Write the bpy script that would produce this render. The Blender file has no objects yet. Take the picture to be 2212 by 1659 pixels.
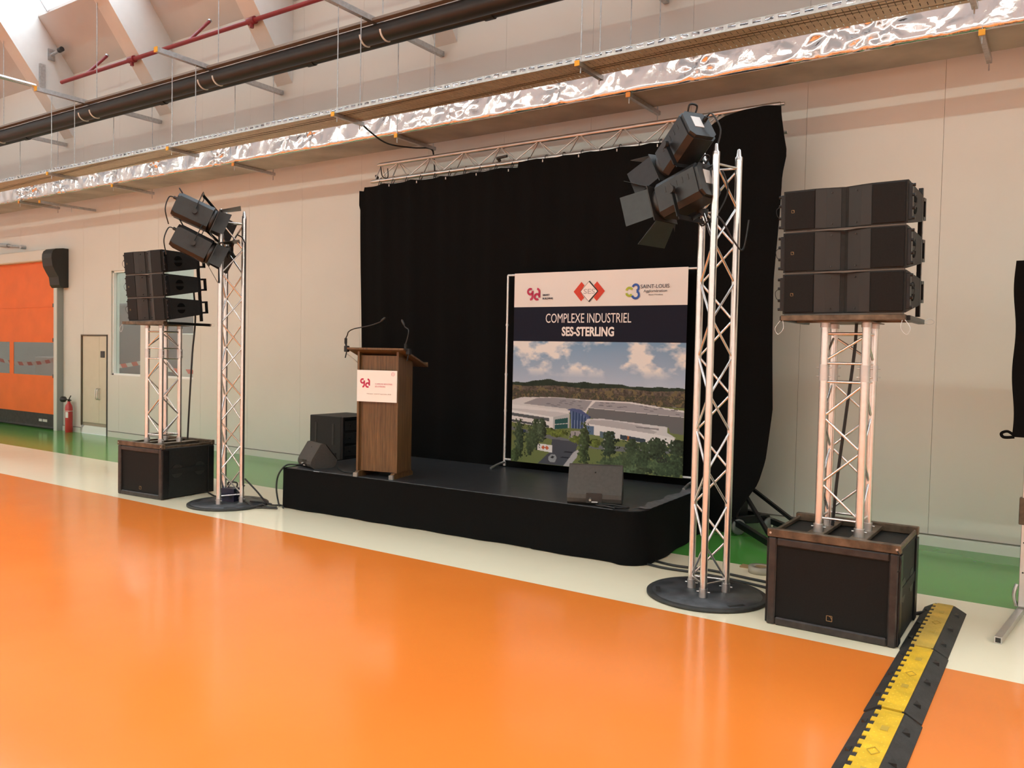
import bpy, math, random
import numpy as np
from mathutils import Matrix, Vector

# ------------------------------------------------------------------ scene, camera, world, exposure
scn = bpy.context.scene
COL = scn.collection
PI = math.pi
random.seed(7)

CAM_F, CAM_YAW, CAM_PITCH, CAM_ROLL = 1774.5, -.595476, -.0361327, .0209805
cam_d = bpy.data.cameras.new('camera')
cam_d.sensor_width = 36.0
cam_d.lens = 36.0 * CAM_F / 2212.0
cam_d.clip_start = .05
cam_d.clip_end = 200
cam = bpy.data.objects.new('camera', cam_d)
COL.objects.link(cam)
_f = Vector((math.sin(CAM_YAW) * math.cos(CAM_PITCH), math.cos(CAM_YAW) * math.cos(CAM_PITCH), math.sin(CAM_PITCH)))
_r = Vector((math.cos(CAM_YAW), -math.sin(CAM_YAW), 0))
_u = _r.cross(_f)
_r2 = _r * math.cos(CAM_ROLL) + _u * math.sin(CAM_ROLL)
_u2 = -_r * math.sin(CAM_ROLL) + _u * math.cos(CAM_ROLL)
m = Matrix.Identity(4)
for i in range(3):
    m[i][0], m[i][1], m[i][2] = _r2[i], _u2[i], -_f[i]
m[2][3] = 1.66
cam.matrix_world = m
scn.camera = cam

world = bpy.data.worlds.new('world')
scn.world = world
world.use_nodes = True
world.node_tree.nodes['Background'].inputs[0].default_value = (.75, .85, 1, 1)
world.node_tree.nodes['Background'].inputs[1].default_value = 1.0

scn.view_settings.view_transform = 'Standard'
scn.view_settings.look = 'None'
scn.view_settings.gamma = 1
scn.view_settings.use_curve_mapping = False
scn.view_settings.exposure = 0.52
scn.cycles.max_bounces = 7
scn.cycles.use_adaptive_sampling = True
scn.cycles.adaptive_threshold = .04
scn.cycles.diffuse_bounces = 4
scn.cycles.glossy_bounces = 3
scn.cycles.transmission_bounces = 3
scn.cycles.caustics_reflective = False
scn.cycles.caustics_refractive = False
scn.cycles.sample_clamp_indirect = 6
SKY_STRENGTH = 6.5         # radiance of the daylit roof glazing
SKY_COLOR = (.81, 1.0, 1.12)
LAMP_STRENGTH = 62.0        # linear ceiling luminaires of this hall
HALL_STRENGTH = 24.0         # unseen light panels added in the hall behind the wall

# ------------------------------------------------------------------ materials
def lin(c):
    return tuple(x / 12.92 if x <= .04045 else ((x + .055) / 1.055) ** 2.4 for x in c)

def hexc(h):
    return lin(tuple(int(h[i:i + 2], 16) / 255 for i in (0, 2, 4)))

MATS = {}

def mat(name, color, rough=.5, metal=0., var=0., vscale=8., bump=0., bscale=60., spec=.5, coat=0., stretch=None):
    """plain procedural surface: colour with a little noise, optional fine relief"""
    if name in MATS:
        return MATS[name]
    if isinstance(color, str):
        color = hexc(color)
    mt = bpy.data.materials.new(name)
    mt.use_nodes = True
    nt = mt.node_tree
    b = nt.nodes['Principled BSDF']
    b.inputs['Base Color'].default_value = (*color, 1)
    b.inputs['Roughness'].default_value = rough
    b.inputs['Metallic'].default_value = metal
    b.inputs['Specular IOR Level'].default_value = spec
    if coat:
        b.inputs['Coat Weight'].default_value = coat
        b.inputs['Coat Roughness'].default_value = .1
    if var or bump:
        tc = nt.nodes.new('ShaderNodeTexCoord')
        mp = nt.nodes.new('ShaderNodeMapping')
        nt.links.new(tc.outputs['Object'], mp.inputs['Vector'])
        if stretch:
            mp.inputs['Scale'].default_value = stretch
    if var:
        nz = nt.nodes.new('ShaderNodeTexNoise')
        nz.inputs['Scale'].default_value = vscale
        nz.inputs['Detail'].default_value = 5
        nt.links.new(mp.outputs[0], nz.inputs['Vector'])
        rp = nt.nodes.new('ShaderNodeValToRGB')
        rp.color_ramp.elements[0].position = .3
        rp.color_ramp.elements[1].position = .7
        rp.color_ramp.elements[0].color = (*[max(0, c * (1 - var)) for c in color], 1)
        rp.color_ramp.elements[1].color = (*[min(1, c * (1 + var)) for c in color], 1)
        nt.links.new(nz.outputs[0], rp.inputs[0])
        nt.links.new(rp.outputs[0], b.inputs['Base Color'])
    if bump:
        n2 = nt.nodes.new('ShaderNodeTexNoise')
        n2.inputs['Scale'].default_value = bscale
        n2.inputs['Detail'].default_value = 3
        nt.links.new(mp.outputs[0], n2.inputs['Vector'])
        bp = nt.nodes.new('ShaderNodeBump')
        bp.inputs['Strength'].default_value = bump
        bp.inputs['Distance'].default_value = .01
        nt.links.new(n2.outputs[0], bp.inputs['Height'])
        nt.links.new(bp.outputs[0], b.inputs['Normal'])
    MATS[name] = mt
    return mt

def emit(name, color, strength):
    mt = bpy.data.materials.new(name)
    mt.use_nodes = True
    b = mt.node_tree.nodes['Principled BSDF']
    b.inputs['Base Color'].default_value = (.8, .8, .8, 1)
    b.inputs['Emission Color'].default_value = (*color, 1)
    b.inputs['Emission Strength'].default_value = strength
    MATS[name] = mt
    return mt

def glass_mat(name, tint=(.9, .95, .93), gloss=.12):
    mt = bpy.data.materials.new(name)
    mt.use_nodes = True
    nt = mt.node_tree
    nt.nodes.remove(nt.nodes['Principled BSDF'])
    out = nt.nodes['Material Output']
    tr = nt.nodes.new('ShaderNodeBsdfTransparent')
    tr.inputs[0].default_value = (*tint, 1)
    gl = nt.nodes.new('ShaderNodeBsdfGlossy')
    gl.inputs['Roughness'].default_value = .03
    mx = nt.nodes.new('ShaderNodeMixShader')
    mx.inputs[0].default_value = gloss
    nt.links.new(tr.outputs[0], mx.inputs[1])
    nt.links.new(gl.outputs[0], mx.inputs[2])
    nt.links.new(mx.outputs[0], out.inputs[0])
    MATS[name] = mt
    return mt

M_WALL = mat('painted_wall_panel', (.66, .635, .585), .45, var=.02, vscale=1.2, bump=.03, bscale=40)
M_WALLTOP = mat('painted_roof_lining', (.52, .49, .46), .6, var=.03, vscale=2)
M_BEAM = mat('painted_beam', (.66, .63, .60), .55, var=.02)
M_CREAM = mat('cream_door', (.62, .55, .43), .4, var=.02)
M_WHITE = mat('white_paint', (.82, .82, .80), .4)
M_BASE = mat('baseboard_paint', (.60, .60, .54), .35)
M_BLACK = mat('black_paint', (.018, .017, .016), .45, var=.3, vscale=30, bump=.15, bscale=300)
M_GRILLE = mat('black_grille', (.0075, .007, .0068), .6, var=.25, vscale=120, bump=.3, bscale=900, spec=.2)
M_CAB = mat('textured_cabinet', (.013, .0135, .013), .55, var=.2, vscale=50, bump=.25, bscale=500, spec=.3)
M_BLACKMETAL = mat('black_metal', (.02, .02, .021), .35, .6, var=.2)
M_FIN = mat('dark_grey_fin', (.022, .023, .023), .45, spec=.35)
M_BROWNSTEEL = mat('worn_brown_steel', (.125, .088, .058), .42, .5, var=.55, vscale=14)
M_ALU = mat('aluminium_tube', (.80, .78, .76), .27, 1., var=.06, vscale=30)
M_ALUDULL = mat('dull_aluminium', (.62, .61, .60), .38, 1., var=.08)
M_GALV = mat('galvanised_steel', (.50, .51, .52), .38, .85, var=.15, vscale=25)
M_TRAY = mat('perforated_tray_steel', (.55, .50, .42), .5, .3, var=.12, vscale=12)
M_YELLOWCAP = mat('yellow_plastic', (.85, .45, .02), .4)
M_ORANGECAP = mat('orange_plastic', (.75, .28, .03), .4)
M_HEATER = mat('black_pipe', (.022, .019, .018), .42, .2, var=.2, vscale=3)
M_RED = mat('red_pipe_paint', (.24, .018, .022), .45, var=.1)
M_DUCTBOARD = mat('grey_duct_underside', (.40, .37, .34), .6, .2, var=.28, vscale=1.6)
M_DRAPE = mat('black_molton', (.0045, .0042, .0042), .95, var=.2, vscale=60, bump=.2, bscale=400, spec=.12)
M_DECK = mat('stage_deck', (.030, .031, .034), .36, var=.25, vscale=9, bump=.06, bscale=200)
M_GAFFER = mat('grey_tape', (.12, .12, .13), .35, var=.4, vscale=20)
M_RUBBER = mat('black_rubber', (.026, .025, .023), .6, var=.4, vscale=14, bump=.2, bscale=80)
M_CABLE = mat('black_cable', (.012, .012, .012), .45)
M_WHITEPRINT = mat('white_print', (.75, .74, .74), .6)
M_MONITOR = mat('charcoal_monitor_paint', (.055, .051, .046), .55, var=.12, vscale=40, bump=.25, bscale=600)
M_BASEPLATE = mat('scuffed_base_plate', (.062, .064, .070), .42, .3, var=.5, vscale=9, bump=.1)
M_GOLD = mat('bronze_badge', (.35, .24, .12), .4, .5)

def wood_mat():
    mt = bpy.data.materials.new('oak_veneer')
    mt.use_nodes = True
    nt = mt.node_tree
    b = nt.nodes['Principled BSDF']
    b.inputs['Roughness'].default_value = .38
    tc = nt.nodes.new('ShaderNodeTexCoord')
    mp = nt.nodes.new('ShaderNodeMapping')
    mp.inputs['Scale'].default_value = (26, 26, 1.3)
    nz = nt.nodes.new('ShaderNodeTexNoise')
    nz.inputs['Scale'].default_value = 2.2
    nz.inputs['Detail'].default_value = 8
    nz.inputs['Roughness'].default_value = .65
    rp = nt.nodes.new('ShaderNodeValToRGB')
    e = rp.color_ramp.elements
    e[0].position, e[0].color = .28, (.055, .028, .011, 1)
    e[1].position, e[1].color = .74, (.19, .10, .038, 1)
    nt.links.new(tc.outputs['Object'], mp.inputs[0])
    nt.links.new(mp.outputs[0], nz.inputs['Vector'])
    nt.links.new(nz.outputs[0], rp.inputs[0])
    nt.links.new(rp.outputs[0], b.inputs['Base Color'])
    return mt
M_WOOD = wood_mat()

def floor_mat():
    """epoxy floor paint: orange hall, white band, green band along the wall (limits in metres)"""
    mt = bpy.data.materials.new('painted_epoxy_floor')
    mt.use_nodes = True
    nt = mt.node_tree
    b = nt.nodes['Principled BSDF']
    tc = nt.nodes.new('ShaderNodeTexCoord')
    sx = nt.nodes.new('ShaderNodeSeparateXYZ')
    nt.links.new(tc.outputs['Object'], sx.inputs[0])
    def gt(v):
        n = nt.nodes.new('ShaderNodeMath')
        n.operation = 'GREATER_THAN'
        n.inputs[1].default_value = v
        nt.links.new(sx.outputs['Y'], n.inputs[0])
        return n
    nz = nt.nodes.new('ShaderNodeTexNoise')
    nz.inputs['Scale'].default_value = .7
    nz.inputs['Detail'].default_value = 6
    nt.links.new(tc.outputs['Object'], nz.inputs['Vector'])
    def ramp(a, c):
        r = nt.nodes.new('ShaderNodeValToRGB')
        r.color_ramp.elements[0].position = .3
        r.color_ramp.elements[1].position = .7
        r.color_ramp.elements[0].color = (*a, 1)
        r.color_ramp.elements[1].color = (*c, 1)
        nt.links.new(nz.outputs[0], r.inputs[0])
        return r
    o = ramp((.80, .205, .030), (.86, .235, .038))
    w = ramp((.93, .83, .61), (.96, .86, .64))
    g = ramp((.085, .31, .055), (.10, .35, .065))
    m1 = nt.nodes.new('ShaderNodeMix'); m1.data_type = 'RGBA'
    m2 = nt.nodes.new('ShaderNodeMix'); m2.data_type = 'RGBA'
    nt.links.new(gt(5.005).outputs[0], m1.inputs['Factor'])
    nt.links.new(o.outputs[0], m1.inputs['A'])
    nt.links.new(w.outputs[0], m1.inputs['B'])
    nt.links.new(gt(6.51).outputs[0], m2.inputs['Factor'])
    nt.links.new(m1.outputs['Result'], m2.inputs['A'])
    nt.links.new(g.outputs[0], m2.inputs['B'])
    nt.links.new(m2.outputs['Result'], b.inputs['Base Color'])
    b.inputs['Roughness'].default_value = .16
    b.inputs['Specular IOR Level'].default_value = .5
    n2 = nt.nodes.new('ShaderNodeTexNoise')
    n2.inputs['Scale'].default_value = 3.0
    nt.links.new(tc.outputs['Object'], n2.inputs['Vector'])
    bp = nt.nodes.new('ShaderNodeBump')
    bp.inputs['Strength'].default_value = .06
    bp.inputs['Distance'].default_value = .02
    nt.links.new(n2.outputs[0], bp.inputs['Height'])
    nt.links.new(bp.outputs[0], b.inputs['Normal'])
    return mt

def foil_mat():
    mt = bpy.data.materials.new('crinkled_foil')
    mt.use_nodes = True
    nt = mt.node_tree
    b = nt.nodes['Principled BSDF']
    b.inputs['Base Color'].default_value = (.72, .70, .71, 1)
    b.inputs['Metallic'].default_value = 1
    b.inputs['Roughness'].default_value = .16
    tc = nt.nodes.new('ShaderNodeTexCoord')
    mp = nt.nodes.new('ShaderNodeMapping')
    mp.inputs['Scale'].default_value = (1.6, 1, 1)
    n1 = nt.nodes.new('ShaderNodeTexNoise')
    n1.inputs['Scale'].default_value = 3.2
    n1.inputs['Detail'].default_value = 5
    n1.inputs['Distortion'].default_value = 1.2
    vr = nt.nodes.new('ShaderNodeTexVoronoi')
    vr.feature = 'F1'
    vr.inputs['Scale'].default_value = 4.5
    ad = nt.nodes.new('ShaderNodeMath')
    ad.operation = 'ADD'
    bp = nt.nodes.new('ShaderNodeBump')
    bp.inputs['Strength'].default_value = .30
    bp.inputs['Distance'].default_value = .035
    nt.links.new(tc.outputs['Object'], mp.inputs[0])
    nt.links.new(mp.outputs[0], n1.inputs['Vector'])
    nt.links.new(mp.outputs[0], vr.inputs['Vector'])
    nt.links.new(n1.outputs[0], ad.inputs[0])
    nt.links.new(vr.outputs['Distance'], ad.inputs[1])
    nt.links.new(ad.outputs[0], bp.inputs['Height'])
    nt.links.new(bp.outputs[0], b.inputs['Normal'])
    return mt

# ------------------------------------------------------------------ mesh helpers
class MB:
    """collects primitives and links them as ONE mesh object"""
    def __init__(s):
        s.v, s.f, s.smooth = [], [], []

    def add(s, vs, fs, smooth=False):
        o = len(s.v)
        s.v += [tuple(p) for p in vs]
        for f in fs:
            s.f.append(tuple(i + o for i in f))
            s.smooth.append(smooth)
        return s

    def box(s, x0, x1, y0, y1, z0, z1, bevel=0.):
        if bevel > 0:
            c = bevel
            vs, idx = [], {}
            for ix, X in ((0, x0), (1, x1)):
                for iy, Y in ((0, y0), (1, y1)):
                    for iz, Z in ((0, z0), (1, z1)):
                        dx, dy, dz = (c if ix == 0 else -c), (c if iy == 0 else -c), (c if iz == 0 else -c)
                        idx[ix, iy, iz, 0] = len(vs); vs.append((X, Y + dy, Z + dz))
                        idx[ix, iy, iz, 1] = len(vs); vs.append((X + dx, Y, Z + dz))
                        idx[ix, iy, iz, 2] = len(vs); vs.append((X + dx, Y + dy, Z))
            fs = []
            for a in (0, 1):
                fs.append([idx[a, p, q, 0] for p, q in ((0, 0), (1, 0), (1, 1), (0, 1))])
                fs.append([idx[p, a, q, 1] for p, q in ((0, 0), (1, 0), (1, 1), (0, 1))])
                fs.append([idx[p, q, a, 2] for p, q in ((0, 0), (1, 0), (1, 1), (0, 1))])
            for a in (0, 1):
                for b2 in (0, 1):
                    fs.append([idx[a, b2, 0, 0], idx[a, b2, 1, 0], idx[a, b2, 1, 1], idx[a, b2, 0, 1]])
                    fs.append([idx[a, 0, b2, 0], idx[a, 1, b2, 0], idx[a, 1, b2, 2], idx[a, 0, b2, 2]])
                    fs.append([idx[0, a, b2, 1], idx[1, a, b2, 1], idx[1, a, b2, 2], idx[0, a, b2, 2]])
            for k in [(a, b2, c2) for a in (0, 1) for b2 in (0, 1) for c2 in (0, 1)]:
                fs.append([idx[(*k, 0)], idx[(*k, 1)], idx[(*k, 2)]])
            return s.add(vs, fs)
        vs = [(x, y, z) for z in (z0, z1) for x, y in ((x0, y0), (x1, y0), (x1, y1), (x0, y1))]
        return s.add(vs, [(3, 2, 1, 0), (4, 5, 6, 7), (0, 1, 5, 4), (1, 2, 6, 5), (2, 3, 7, 6), (3, 0, 4, 7)])

    def prism(s, poly, a0, a1, axis='y'):
        """extrude a polygon given in the two other axes"""
        n = len(poly)
        def pt(p, a):
            if axis == 'y': return (p[0], a, p[1])
            if axis == 'x': return (a, p[0], p[1])
            return (p[0], p[1], a)
        vs = [pt(p, a0) for p in poly] + [pt(p, a1) for p in poly]
        fs = [tuple(range(n)), tuple(range(2 * n - 1, n - 1, -1))]
        fs += [(i, i + n, (i + 1) % n + n, (i + 1) % n) for i in range(n)]
        return s.add(vs, fs)

    def tube(s, p0, p1, r, n=10, r1=None, caps=True):
        p0, p1 = Vector(p0), Vector(p1)
        d = (p1 - p0).normalized()
        a = d.orthogonal().normalized()
        b = d.cross(a)
        r1 = r if r1 is None else r1
        vs = []
        for p, rr in ((p0, r), (p1, r1)):
            for i in range(n):
                t = 2 * PI * i / n
                vs.append(p + (a * math.cos(t) + b * math.sin(t)) * rr)
        s.add(vs, [(i, (i + 1) % n, (i + 1) % n + n, i + n) for i in range(n)], True)
        if caps:
            s.add(vs[:n], [tuple(range(n - 1, -1, -1))])
            s.add(vs[n:], [tuple(range(n))])
        return s

    def bar(s, p0, p1, w, h, up=(0, 0, 1)):
        """rectangular bar from p0 to p1"""
        p0, p1 = Vector(p0), Vector(p1)
        d = (p1 - p0).normalized()
        up = Vector(up)
        sd = d.cross(up)
        if sd.length < 1e-4:
            sd = d.cross(Vector((1, 0, 0)))
        sd.normalize()
        u2 = sd.cross(d).normalized()
        vs = []
        for p in (p0, p1):
            for a, b in ((-1, -1), (1, -1), (1, 1), (-1, 1)):
                vs.append(p + sd * (a * w / 2) + u2 * (b * h / 2))
        return s.add(vs, [(3, 2, 1, 0), (4, 5, 6, 7), (0, 1, 5, 4), (1, 2, 6, 5), (2, 3, 7, 6), (3, 0, 4, 7)])

    def path(s, pts, r, n=8, smooth_steps=6):
        """tube along a smoothed polyline"""
        P = [Vector(p) for p in pts]
        if smooth_steps > 1 and len(P) > 2:
            Q = []
            for i in range(len(P) - 1):
                a = P[max(i - 1, 0)]; b = P[i]; c = P[i + 1]; d = P[min(i + 2, len(P) - 1)]
                for k in range(smooth_steps):
                    t = k / smooth_steps
                    Q.append(.5 * ((2 * b) + (c - a) * t + (2 * a - 5 * b + 4 * c - d) * t * t + (3 * b - a - 3 * c + d) * t ** 3))
            Q.append(P[-1])
            P = Q
        vs, fs = [], []
        nrm = (P[1] - P[0]).normalized().orthogonal().normalized()
        for i, p in enumerate(P):
            d = (P[min(i + 1, len(P) - 1)] - P[max(i - 1, 0)]).normalized()
            nrm = (nrm - d * nrm.dot(d))
            if nrm.length < 1e-5:
                nrm = d.orthogonal()
            nrm.normalize()
            b = d.cross(nrm)
            for k in range(n):
                t = 2 * PI * k / n
                vs.append(p + (nrm * math.cos(t) + b * math.sin(t)) * r)
        for i in range(len(P) - 1):
            for k in range(n):
                fs.append((i * n + k, i * n + (k + 1) % n, (i + 1) * n + (k + 1) % n, (i + 1) * n + k))
        s.add(vs, fs, True)
        s.add(vs[:n], [tuple(range(n - 1, -1, -1))])
        s.add(vs[-n:], [tuple(range(n))])
        return s

    def lathe(s, prof, n=20, origin=(0, 0, 0), axis=(0, 0, 1)):
        """profile [(radius, height)] revolved about the axis"""
        ax = Vector(axis).normalized()
        a = ax.orthogonal().normalized(); b = ax.cross(a)
        o = Vector(origin)
        vs, fs = [], []
        for r, h in prof:
            for k in range(n):
                t = 2 * PI * k / n
                vs.append(o + ax * h + (a * math.cos(t) + b * math.sin(t)) * r)
        for i in range(len(prof) - 1):
            for k in range(n):
                fs.append((i * n + k, i * n + (k + 1) % n, (i + 1) * n + (k + 1) % n, (i + 1) * n + k))
        s.add(vs, fs, True)
        s.add(vs[:n], [tuple(range(n - 1, -1, -1))])
        s.add(vs[-n:], [tuple(range(n))])
        return s

    def grid(s, fn, nu, nv, smooth=True):
        vs = [fn(i / nu, j / nv) for j in range(nv + 1) for i in range(nu + 1)]
        w = nu + 1
        fs = [(j * w + i, j * w + i + 1, (j + 1) * w + i + 1, (j + 1) * w + i) for j in range(nv) for i in range(nu)]
        return s.add(vs, fs, smooth)

    def xform(s, mtx):
        s.v = [tuple(mtx @ Vector(p)) for p in s.v]
        return s

    def mesh(s, name, material):
        me = bpy.data.meshes.new(name)
        me.from_pydata(s.v, [], s.f)
        me.polygons.foreach_set('use_smooth', s.smooth)
        mats = material if isinstance(material, (list, tuple)) else [material]
        for mm in mats:
            me.materials.append(mm)
        me.validate()
        me.update()
        return me

    def build(s, name, material, parent=None, label=None):
        o = bpy.data.objects.new(name, s.mesh(name, material))
        COL.objects.link(o)
        o.parent = parent
        if label:
            o['label'] = label
        return o

def fix_normals(o):
    import bmesh
    bm = bmesh.new()
    bm.from_mesh(o.data)
    bmesh.ops.remove_doubles(bm, verts=bm.verts, dist=1e-6)
    bmesh.ops.recalc_face_normals(bm, faces=bm.faces)
    bm.to_mesh(o.data)
    bm.free()
    return o

def tag(o, label, cat, group=None):
    o['label'] = label
    o['category'] = cat
    if group:
        o['group'] = group
    return o

def thing(name, label, cat, loc=(0, 0, 0), rotz=0., group=None):
    o = bpy.data.objects.new(name, None)
    o.empty_display_size = .1
    COL.objects.link(o)
    o.location = loc
    o.rotation_euler = (0, 0, rotz)
    return tag(o, label, cat, group)

def struct(o, label=None):
    o['kind'] = 'structure'
    if label:
        o['label'] = label
    return o

def children(o):
    return [c for c in bpy.data.objects if c.parent == o]

def copy_tree(o, parent=None):
    c = o.copy()
    COL.objects.link(c)
    c.parent = parent
    for ch in children(o):
        copy_tree(ch, c)
    return c

def text_mesh(body, size, width=None, height=None, bold=0., extrude=.0006, spacing=1.0):
    """lettering as a mesh in the XZ plane, facing -Y, lower left corner at the origin"""
    cu = bpy.data.curves.new('lettering', 'FONT')
    cu.body = body
    cu.size = size
    cu.offset = bold
    cu.extrude = extrude
    cu.space_character = spacing
    cu.resolution_u = 3
    ob = bpy.data.objects.new('lettering', cu)
    COL.objects.link(ob)
    dg = bpy.context.evaluated_depsgraph_get()
    me = bpy.data.meshes.new_from_object(ob.evaluated_get(dg))
    bpy.data.objects.remove(ob)
    n = len(me.vertices)
    co = np.empty(n * 3)
    me.vertices.foreach_get('co', co)
    co = co.reshape(-1, 3)
    lo, hi = co[:, :2].min(0), co[:, :2].max(0)
    co[:, :2] -= lo
    ext = hi - lo
    if width:
        co[:, 0] *= width / ext[0]
    if height:
        co[:, 1] *= height / ext[1]
    out = np.stack([co[:, 0], -co[:, 2], co[:, 1]], 1)
    me.vertices.foreach_set('co', out.ravel())
    me.update()
    return me

def text_part(body, size, loc, material, parent, name='lettering', **k):
    me = text_mesh(body, size, **k)
    me.materials.clear()
    me.materials.append(material)
    o = bpy.data.objects.new(name, me)
    COL.objects.link(o)
    o.parent = parent
    o.location = loc
    return o

def ribbon(mb, pts, w, y, th=.0006):
    """flat stroke in the XZ plane at depth y"""
    P = [Vector((p[0], p[1])) for p in pts]
    L, R = [], []
    for i, p in enumerate(P):
        d = (P[min(i + 1, len(P) - 1)] - P[max(i - 1, 0)]).normalized()
        nn = Vector((-d.y, d.x)) * (w / 2)
        L.append(p + nn); R.append(p - nn)
    for i in range(len(P) - 1):
        q = [L[i], L[i + 1], R[i + 1], R[i]]
        mb.prism([(a.x, a.y) for a in q], y - th, y + th, 'y')
    return mb

def arc(cx, cz, r, a0, a1, n=14, rz=None):
    rz = rz or r
    return [(cx + r * math.cos(math.radians(a0 + (a1 - a0) * i / n)), cz + rz * math.sin(math.radians(a0 + (a1 - a0) * i / n))) for i in range(n + 1)]

# ------------------------------------------------------------------ the setting: floor, walls, roof
YW = 8.30
X0, X1 = -27.0, 22.0
YB = -10.9
fl = MB().grid(lambda u, v: (X0 + (X1 - X0) * u, YB + (YW + .0 - YB) * v, 0), 8, 6, False)
fo = fl.build('floor', floor_mat())
struct(fo, 'glossy painted floor in orange, white and green bands')

WIN = [(-14.47, -13.54, 1.13, 3.02), (-12.96, -12.01, 1.13, 3.02)]
DOOR1 = (-19.4, -16.22, 0, 3.25)
DOOR2 = (-15.48, -14.585, .0, 1.85)
OPEN = WIN + [DOOR1, DOOR2]
WALL_TOP = 6.86

def wall_pieces(xa, xb):
    """(x0,x1,z0,z1) rectangles of the wall between xa and xb with the openings cut out"""
    xs = sorted({xa, xb, *[x for o in OPEN for x in o[:2] if xa < x < xb]})
    out = []
    for a, b in zip(xs[:-1], xs[1:]):
        mid = (a + b) / 2
        cuts = [o for o in OPEN if o[0] < mid < o[1]]
        z = 0.
        for o in sorted(cuts, key=lambda q: q[2]):
            if o[2] > z + 1e-4:
                out.append((a, b, z, o[2]))
            z = o[3]
        if z < WALL_TOP:
            out.append((a, b, z, WALL_TOP))
    return out

mb = MB()
for a, b, c, d in wall_pieces(X0, X1):
    mb.box(a, b, YW + .012, YW + .14, c, d)
wall_back = struct(mb.build('wall_back', M_WALL), 'cream sandwich panel wall behind the stage')
xj = -2.21 - 1.2 * 21
while xj < X1 - .1:
    a, b = max(xj, X0), min(xj + 1.2, X1)
    mb = MB()
    for q in wall_pieces(a, b):
        e0 = .0014 if abs(q[0] - a) < 1e-6 else 0
        e1 = .0014 if abs(q[1] - b) < 1e-6 else 0
        mb.box(q[0] + e0, q[1] - e1, YW, YW + .0125, q[2], q[3])
    mb.build('wall_panel', M_WALL, wall_back)
    xj += 1.2

mb = MB()
for a, b in ((X0, DOOR1[0]), (-16.12, DOOR2[0]), (DOOR2[1] + .05, X1)):
    mb.prism([(YW, 0), (YW - .022, 0), (YW - .022, .085), (YW - .012, .1), (YW, .1)], a, b, 'x')
struct(mb.build('baseboard_back', M_BASE), 'pale baseboard along the panel wall')
mb = MB()
for a, b in ((-16.12, DOOR2[0]), (DOOR2[1] + .05, X1)):
    mb.box(a, b, YW - .0232, YW, .099, .106)
struct(mb.build('trim_1', mat('dark_joint', (.16, .15, .13), .6)))

struct(MB().box(X0 - .2, X0, YB, YW, 0, 8).build('wall_left', M_WALL))
struct(MB().box(X1, X1 + .2, YB, YW, 0, 8).build('wall_right', M_WALL))
struct(MB().box(X0, X1, YB - .2, YB, 0, 8).build('wall_front', M_WALL))

# roof: ridges parallel to the wall, sloping lining up to glazed strips
SL = 1.31
EAVE = 6.77
GLZ0 = 7.62
PER = 4.8
ridges = [YW - PER / 2 - PER * k for k in range(4)]
M_SKY = emit('daylit_glazing', SKY_COLOR, SKY_STRENGTH)
M_FRAME = mat('glazing_bar', (.55, .55, .58), .4, .5)
sky_n = 3
for k, yr in enumerate(ridges):
    zr = EAVE + PER / 2 * SL
    mb = MB()
    for s in (1, -1):
        ye = yr + s * PER / 2
        yy = lambda z: ye - s * (z - EAVE) / SL
        th = .12
        glazed = s == 1
        GLZ1 = 8.55 if k == 0 else 8.45
        for za, zb in (((EAVE, GLZ0), (GLZ1, zr)) if glazed else ((EAVE, zr),)):
            mb.prism([(yy(za), za), (yy(zb), zb), (yy(zb) + s * .0, zb + th), (yy(za), za + th)], X0, X1, 'x')
        if not glazed:
            continue
        # glazing
        g = MB().prism([(yy(GLZ0) , GLZ0 + .05), (yy(GLZ1), GLZ1 + .05), (yy(GLZ1), GLZ1 + .07), (yy(GLZ0), GLZ0 + .07)], X0, X1, 'x')
        go = struct(g.build('window_%d' % sky_n, M_SKY), 'daylit roof glazing strip')
        sky_n += 1
        if k == 0 and s == 1:
            for i in range(30):
                xg = -26.2 + i * 1.54
                MB().bar((xg, yy(GLZ0), GLZ0 + .03), (xg, yy(GLZ1), GLZ1 + .03), .05, .05).build('glazing_bar', M_FRAME, go)
    ro = struct(mb.build('ceiling' if k == 0 else 'ceiling', M_WALLTOP), 'pale sloping roof lining')
for o in (-15.77, -12.65, -9.65, -6.57, -3.49, -.41, 2.67, -18.85, -21.93):
    # deep sloping beams under the first slope
    mb = MB()
    top = lambda y: EAVE + (YW - y) * SL
    bot = lambda y: 6.02 + (7.98 - y) * 1.33
    y2 = 6.2
    mb.prism([(YW - .002, bot(YW)), (YW - .002, top(YW) + .05), (y2, top(y2) + .05), (y2, bot(y2))], o - .34, o, 'x')
    b = fix_normals(mb.build('roof_beam', M_BEAM))
    struct(b, 'white sloping roof beam running down to the panel wall')

# continuous line of linear luminaires over the audience side of the hall
M_LAMP_ON = emit('luminaire_diffuser', (.83, 1.0, .90), LAMP_STRENGTH)
ll = thing('linear_luminaire', 'long continuous line of tube luminaires under the roof of the hall', 'lamp', (-3, -2.6, 6.35))
MB().box(-23, 23, -.06, .06, 0, .07).build('housing', M_WHITE, ll)
MB().box(-23, 23, -.05, .05, -.03, 0).build('diffuser', M_LAMP_ON, ll)
for i in range(12):
    MB().tube((-22 + 4 * i, 0, .07), (-22 + 4 * i, 0, .55), .006, 6).build('hanger', M_GALV, ll)

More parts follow.
